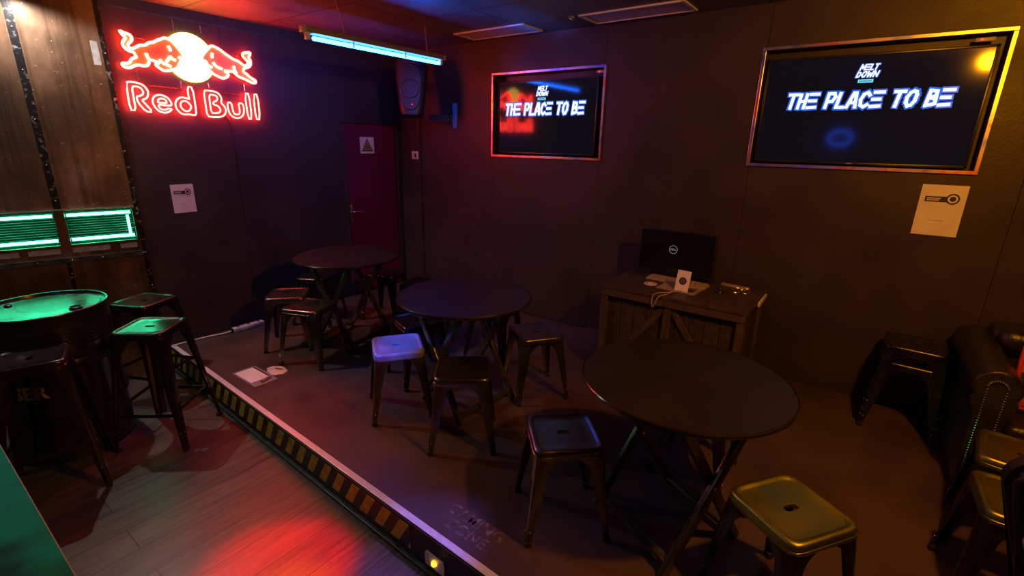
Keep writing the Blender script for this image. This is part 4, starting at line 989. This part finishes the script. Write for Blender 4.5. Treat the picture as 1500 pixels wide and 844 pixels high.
# ------------------------------------------------------------------ sofa and cushion
sf = thing('sofa', 'black leather sofa with rolled studded arm at the right edge', 'sofa', (1.50, 3.40, 0))
def arm_bm(x, s):
    """rolled arm; profile in x-z extruded along y"""
    pr = []
    for k in range(25):
        a = -PI * .62 + k * (PI * 1.50) / 24
        pr.append((x + .138 * math.sin(-a) * -1 * s, .545 + .128 * math.cos(a)))
    outer = [(x + s * .085, .06), (x + s * .085, .44)] + [(px, pz) for px, pz in pr[::-1]] + [(x - s * .07, .40), (x - s * .075, .06)]
    return outer
def roll(xc, s, y0, y1, sc_=1.0):
    """closed outline of the arm seen from the front; s=+1 means outside is -x"""
    pts = [(xc - s * .05, .07), (xc - s * .055, .45)]
    for k in range(21):
        a = math.radians(-130 + k * 13.0)   # from outer-lower over the top to inner
        pts.append((xc + s * .092 * math.sin(a), .610 + .088 * math.cos(a)))
    pts += [(xc + s * .06, .45), (xc + s * .055, .07)]
    cx, cz = xc, .4
    return [(cx + (px - cx) * sc_, y0, cz + (pz - cz) * sc_) for px, pz in pts]
for xc, s in ((-.845, 1), (.845, -1)):
    bm = bmesh.new(); prism(bm, roll(xc, s, -.42, 0), (0, .80, 0))
    es = [e for e in bm.edges if abs(e.verts[0].co.y - e.verts[1].co.y) < 1e-5]
    bmesh.ops.bevel(bm, geom=es, offset=.016, segments=3, affect='EDGES', profile=.6)
    ar = fin('arm', bm, M['leather'], sf, ang=50)
    bm = bmesh.new(); P = [Vector((xc - .032, -.424, .09)), Vector((xc - .034, -.424, .60))] + [Vector((xc + .036 * math.sin(math.radians(a)), -.424, .612 + .036 * math.cos(math.radians(a)))) for a in range(-80, 81, 16)] + [Vector((xc + .034, -.424, .60)), Vector((xc + .032, -.424, .09))]
    for i in range(len(P) - 1):
        a, b = P[i], P[i + 1]; n_ = max(1, int((b - a).length / .0135))
        for j in range(n_):
            q = a.lerp(b, j / n_); r = bmesh.ops.create_uvsphere(bm, u_segments=6, v_segments=4, radius=.0055); bmesh.ops.translate(bm, vec=q, verts=r['verts'])
    fin('nail_trim', bm, M['stud'], ar)
bm = bmesh.new(); box(bm, (0, .31, .42), (1.60, .20, .64), .05, seg=4); fin('back', bm, M['leather'], sf, ang=60)
bm = bmesh.new(); box(bm, (0, .27, .68), (1.56, .25, .14), .06, seg=5); fin('back_roll', bm, M['leather'], sf, ang=60)
bm = bmesh.new(); box(bm, (0, -.08, .20), (1.57, .60, .22), .02, seg=3); fin('base', bm, M['leather'], sf, ang=60)
for x in (-.39, .39):
    bm = bmesh.new(); box(bm, (x, -.10, .375), (.77, .62, .13), .035, seg=4); fin('seat_cushion', bm, M['leather'], sf, ang=60)
for sx in (-1, 1):
    for y in (-.38, .34):
        bm = bmesh.new(); lathe(bm, [(0, 0), (.022, 0), (.03, .05), (.034, .075), (0, .075)], 16, (sx * .845, y, 0)); fin('leg', bm, M['deskframe'], sf)
cu = thing('cushion', 'floral cushion with red piping on the black sofa', 'cushion', (.938, 3.22, .632), 0)
cu.rotation_euler = (math.radians(-16), 0, math.radians(8))
bm = bmesh.new(); N = 20; g = {}
for side in (1, -1):
    for i in range(N + 1):
        for j in range(N + 1):
            u, v = i / N * 2 - 1, j / N * 2 - 1
            if side == -1 and (i in (0, N) or j in (0, N)): g[side, i, j] = g[1, i, j]; continue
            k = (1 - u ** 4) * (1 - v ** 4)
            g[side, i, j] = bm.verts.new((u * .185 * (1 - .05 * v * v), side * -.062 * max(0, k) ** .6, v * .165 * (1 - .05 * u * u)))
    for i in range(N):
        for j in range(N): bm.faces.new((g[side, i, j], g[side, i + 1, j], g[side, i + 1, j + 1], g[side, i, j + 1]))
fin('cover', bm, M['floral'], cu, ang=80)
def cedge(u, v): return (u * .187 * (1 - .05 * v * v), 0, v * .167 * (1 - .05 * u * u))
pe = [cedge(-1 + 2 * i / 10, 1) for i in range(10)] + [cedge(1, 1 - 2 * i / 10) for i in range(10)] + [cedge(1 - 2 * i / 10, -1) for i in range(10)] + [cedge(-1, -1 + 2 * i / 10) for i in range(10)]
bm = bmesh.new(); tube(bm, smooth_pts(pe, True, 1), .010, 8, True); fin('piping', bm, M['red_piping'], cu)

# ------------------------------------------------------------------ padded chair cut off by the right edge
pc = thing('padded_chair', 'black padded high-back chair with pale lavender panel, cut off by the right edge', 'chair', (.655, 1.50, 0), math.radians(0))
def rounded(wt, wb, z0, z1, r, n=6, y=0):
    pts = []
    for cx, cz, a0 in ((wt - r, z1 - r, 0), (-(wt - r), z1 - r, PI / 2), (-(wb - r), z0 + r, PI), (wb - r, z0 + r, 1.5 * PI)):
        for k in range(n + 1):
            a = a0 + (PI / 2) * k / n; pts.append((cx + r * math.cos(a), y, cz + r * math.sin(a)))
    return pts
bm = bmesh.new(); prism(bm, rounded(.27, .15, .46, 1.00, .08, y=-.04), (0, .08, 0))
bmesh.ops.bevel(bm, geom=[e for e in bm.edges if abs(e.verts[0].co.y - e.verts[1].co.y) < 1e-5], offset=.02, segments=3, affect='EDGES'); fin('backrest', bm, M['leather'], pc, ang=50)
bm = bmesh.new(); prism(bm, [(-.175, -.0412, .70), (-.212, -.0412, .79), (-.215, -.0412, .87), (.215, -.0412, .87), (.212, -.0412, .79), (.10, -.0412, .56), (-.10, -.0412, .56)], (0, -.004, 0)); fin('back_panel', bm, M['pale_lav'], pc, sm=False)
bm = bmesh.new(); box(bm, (0, -.0460, .755), (.38, .002, .008)); fin('panel_seam', bm, M['ink'], pc, sm=False)
bm = bmesh.new(); box(bm, (0.10, .22, .44), (.32, .40, .09), .03, seg=3); fin('seat', bm, M['leather'], pc, ang=50)
for sx in (-1, 1):
    for y in (.05, .38):
        bm = bmesh.new(); bar(bm, (.10 + sx * .13, y, 0), (.10 + sx * .12, y, .41), .03, .03, .003); fin('leg', bm, M['black_matte'], pc)

# ------------------------------------------------------------------ small things on the stage floor
t = thing('floor_box', 'flat grey framed floor hatch with pale insert near the stage edge', 'floor hatch', (-3.355, 1.478, 0), math.radians(0))
bm = bmesh.new()
for c, s in (((0, -.076, .003), (.335, .014, .006)), ((0, .076, .003), (.335, .014, .006)), ((-.160, 0, .003), (.015, .14, .0058)), ((.130, 0, .003), (.075, .14, .0058))): box(bm, c, s, .001)
fin('frame', bm, M['floor_frame'], t, sm=False)
bm = bmesh.new(); box(bm, (-.035, -.004, .002), (.235, .128, .004)); fin('insert', bm, M['paper'], t, sm=False)
bm = bmesh.new(); box(bm, (-.032, .066, .0045), (.24, .008, .003)); fin('shadow_gap', bm, M['ink'], t, sm=False)
bm = bmesh.new(); tube(bm, [(.105, .055, .012), (.14, -.02, .012)], .013, 12); fin('grey_roll', bm, M['floor_frame'], t)
me_pts = []
random.seed(11)
bm = bmesh.new(); n_ = 16; top = []
for k in range(n_):
    a = 2 * PI * k / n_; r = .075 + .022 * random.random(); top.append((r * math.cos(a) * 1.05, r * math.sin(a) * .72, .004))
c0 = bm.verts.new((0, 0, .012)); R1 = [bm.verts.new(Vector(p) * .5 + Vector((0, 0, .006 + .006 * random.random()))) for p in top]; R2 = [bm.verts.new((x, y, .0015 + .004 * random.random())) for x, y, z in top]; R3 = [bm.verts.new((x, y, .0003)) for x, y, z in top]
for k in range(n_):
    j = (k + 1) % n_; bm.faces.new((c0, R1[k], R1[j])); bm.faces.new((R1[k], R2[k], R2[j], R1[j])); bm.faces.new((R2[k], R3[k], R3[j], R2[j]))
bm.faces.new(R3[::-1])
o = thing('crumpled_paper', 'torn crumpled paper lying beside the floor hatch', 'paper', (-3.325, 1.622, 0))
fin('sheet', bm, M['pinkpaper'], o, sm=False)
bm = bmesh.new(); box(bm, (.012, .012, .0135), (.06, .009, .003), 0, Matrix.Rotation(.35, 4, 'Z')); fin('dark_mark', bm, M['ink'], o, sm=False)
ps = thing('power_strip', 'white power strip lying on the stage along the left wall', 'power strip', (-4.33, 1.915, 0), math.radians(90))
bm = bmesh.new(); box(bm, (0, 0, .021), (.27, .055, .040), .006); fin('casing', bm, M['white'], ps)
for i in range(5):
    bm = bmesh.new(); lathe(bm, [(0, .0415), (.018, .0415), (.018, .0425), (.014, .0425), (.013, .0418), (0, .0418)], 18, (-.085 + .045 * i, 0, 0)); fin('socket', bm, M['grey_plastic'] if i % 2 else M['red_piping'], ps)
bm = bmesh.new(); box(bm, (-.142, 0, .021), (.022, .04, .036), .004); fin('plug', bm, M['black_plastic'], ps)
bm = bmesh.new(); tube(bm, smooth_pts([(-4.33, 1.765, .02), (-4.34, 1.72, .012), (-4.36, 1.66, .010), (-4.38, 1.60, .010), (-4.39, 1.5, .010), (-4.39, 1.40, .012), (-4.39, 1.33, .012)], False, 1), .006, 8)
tag(fin('power_cable', bm, M['white']), 'pale cable running along the wall from the power strip', 'cable')
bm = bmesh.new(); tube(bm, [(-3.3, 3.872, .012), (-3.0, 3.870, .012), (-2.6, 3.872, .012), (-2.0, 3.871, .012), (-1.95, 3.873, .012)], .009, 8)
tag(fin('floor_cable', bm, M['blackgloss']), 'black cable along the foot of the back wall behind the middle table', 'cable')
# worn stencil lettering
for s, x, y, sz in (('GAMING', -1.172, 1.376, .082), ('ZONE', -1.163, 1.300, .082)):
    me = text_mesh(s, sz, 0, .0015, spacing=1.0)
    me.transform(Matrix.Translation((x, y, .0006)) @ Matrix.Rotation(-.03, 4, 'Z')); 
    me.materials.append(bpy.data.materials.get('worn floor paint') or noisy(mat('worn floor paint'), (.055, .032, .026), (.16, .12, .10), 28, 8, r1=.35, r2=.6, lo=.42, hi=.62))
    o = bpy.data.objects.new('floor_lettering', me); COL.objects.link(o); tag(o, 'worn pale word %s stencilled on the stage floor' % s, 'lettering')
# step light in the riser
sl = thing('step_light', 'small rounded plate with amber lamp in the face of the stage step', 'step light', (-1.244, edgeY(-1.244) - .0115, -.118), ang_e)
bm = bmesh.new(); prism(bm, [(p[0], p[1], p[2]) for p in rounded(.062, .062, -.036, .036, .014, y=0)], (0, -.007, 0)); fin('plate', bm, M['alu'], sl, sm=False)
bm = bmesh.new(); bmesh.ops.create_uvsphere(bm, u_segments=16, v_segments=10, radius=.014); bmesh.ops.translate(bm, vec=(0, -.008, 0), verts=bm.verts[:]); fin('lamp', bm, M['led_amber'], sl)
bm = bmesh.new()
for i in range(6): box(bm, (-.046 + .007 * (i % 2), -.0075, .02 - .009 * i), (.004, .001, .004))
fin('slots', bm, M['ink'], sl, sm=False)

# blue rectangular sign on the rear wall (seen only as a reflection in the large television)
rs = thing('neon_rectangle', 'blue neon rectangle on the front wall, seen only as a reflection in the large television', 'neon sign', (-.58, YR, 1.85))
bm = bmesh.new(); tube(bm, smooth_pts([(-.15, .03, -.11), (.15, .03, -.11), (.15, .03, .11), (-.15, .03, .11)], True, 1), .014, 8, True); fin('neon_tube', bm, M['rear_blue'], rs)
bm = bmesh.new(); box(bm, (0, .008, 0), (.34, .014, .26), .004); fin('backing', bm, M['black_matte'], rs)

# ------------------------------------------------------------------ lights of the place, plus added fills
def point(name, loc, col, W, r=.05):
    l = bpy.data.lights.new(name, 'POINT'); l.color = col; l.energy = W; l.shadow_soft_size = r
    o = bpy.data.objects.new(name, l); COL.objects.link(o); o.location = loc; return o
def spot(name, loc, tgt, col, W, ang, blend=.6, r=.03):
    l = bpy.data.lights.new(name, 'SPOT'); l.color = col; l.energy = W; l.shadow_soft_size = r; l.spot_size = math.radians(ang); l.spot_blend = blend
    o = bpy.data.objects.new(name, l); COL.objects.link(o); o.location = loc
    o.rotation_euler = (Vector(tgt) - Vector(loc)).to_track_quat('-Z', 'Y').to_euler(); return o
point('orange_lamp', (.64, 1.62, 2.44), (1, .33, .002), 135, .05)
spot('down_lamp', (-4.34, .84, 2.50), (-4.30, .84, .0), (1, .92, .86), 66, 156, .7, .018)
point('rear_fill', (-3.0, -1.6, 2.4), (1, .76, .80), 8, .08)  # unseen fill added behind the camera to lift the ambient level
Dp = (-.75, 1.62, 2.5)
spot('disco_red', Dp, (-1.84, .80, -.21), (1, .0, .004), 2600, 13.5, .7)
spot('disco_amber', Dp, (-1.68, .76, -.21), (1, .24, .0), 900, 8.5, 1)
spot('disco_purple', Dp, (-1.28, .90, -.21), (.14, .06, 1), 160, 11, 1)
spot('disco_blue', (-1.6, -.6, 2.5), (-2.2, 1.85, .45), (.02, .09, 1), 1900, 6.5, .8)
spot('disco_violet', Dp, (-1.3, 1.22, 0), (.12, .12, 1), 260, 14, .9)
spot('disco_magenta', Dp, (-2.75, 1.42, 0), (1, .02, .10), 170, 20, 1)
Wp = (-3.0, -1.6, 1.5)
spot('wash_red', Wp, (-3.9, 2.1, 2.58), (1, .02, .0), 160, 22, .9)
spot('wash_amber', Wp, (-4.3, 1.55, 2.58), (1, .42, .0), 300, 12, .9)
spot('wash_blue', Wp, (-2.5, 2.7, 2.58), (.0, .16, 1), 2000, 8, .9)
spot('wash_violet', Wp, (-4.42, 2.3, 2.0), (.14, .03, 1), 420, 14, 1)
spot('added_green_spill', (-2.9, -1.2, 1.15), (-.45, 1.98, .60), (0, 1, .45), 120, 6.5, .6)  # unseen spot added to imitate light-box spill on the table legs
w = bpy.data.worlds.new('world'); sc.world = w; w.use_nodes = True
w.node_tree.nodes['Background'].inputs[0].default_value = (.3, .2, .3, 1); w.node_tree.nodes['Background'].inputs[1].default_value = .01

sc.view_settings.view_transform = 'Standard'; sc.view_settings.look = 'None'
sc.view_settings.gamma = 1; sc.view_settings.use_curve_mapping = False; sc.view_settings.exposure = 0
sc.cycles.use_denoising = True
sc.cycles.sample_clamp_indirect = 4
sc.cycles.max_bounces = 8
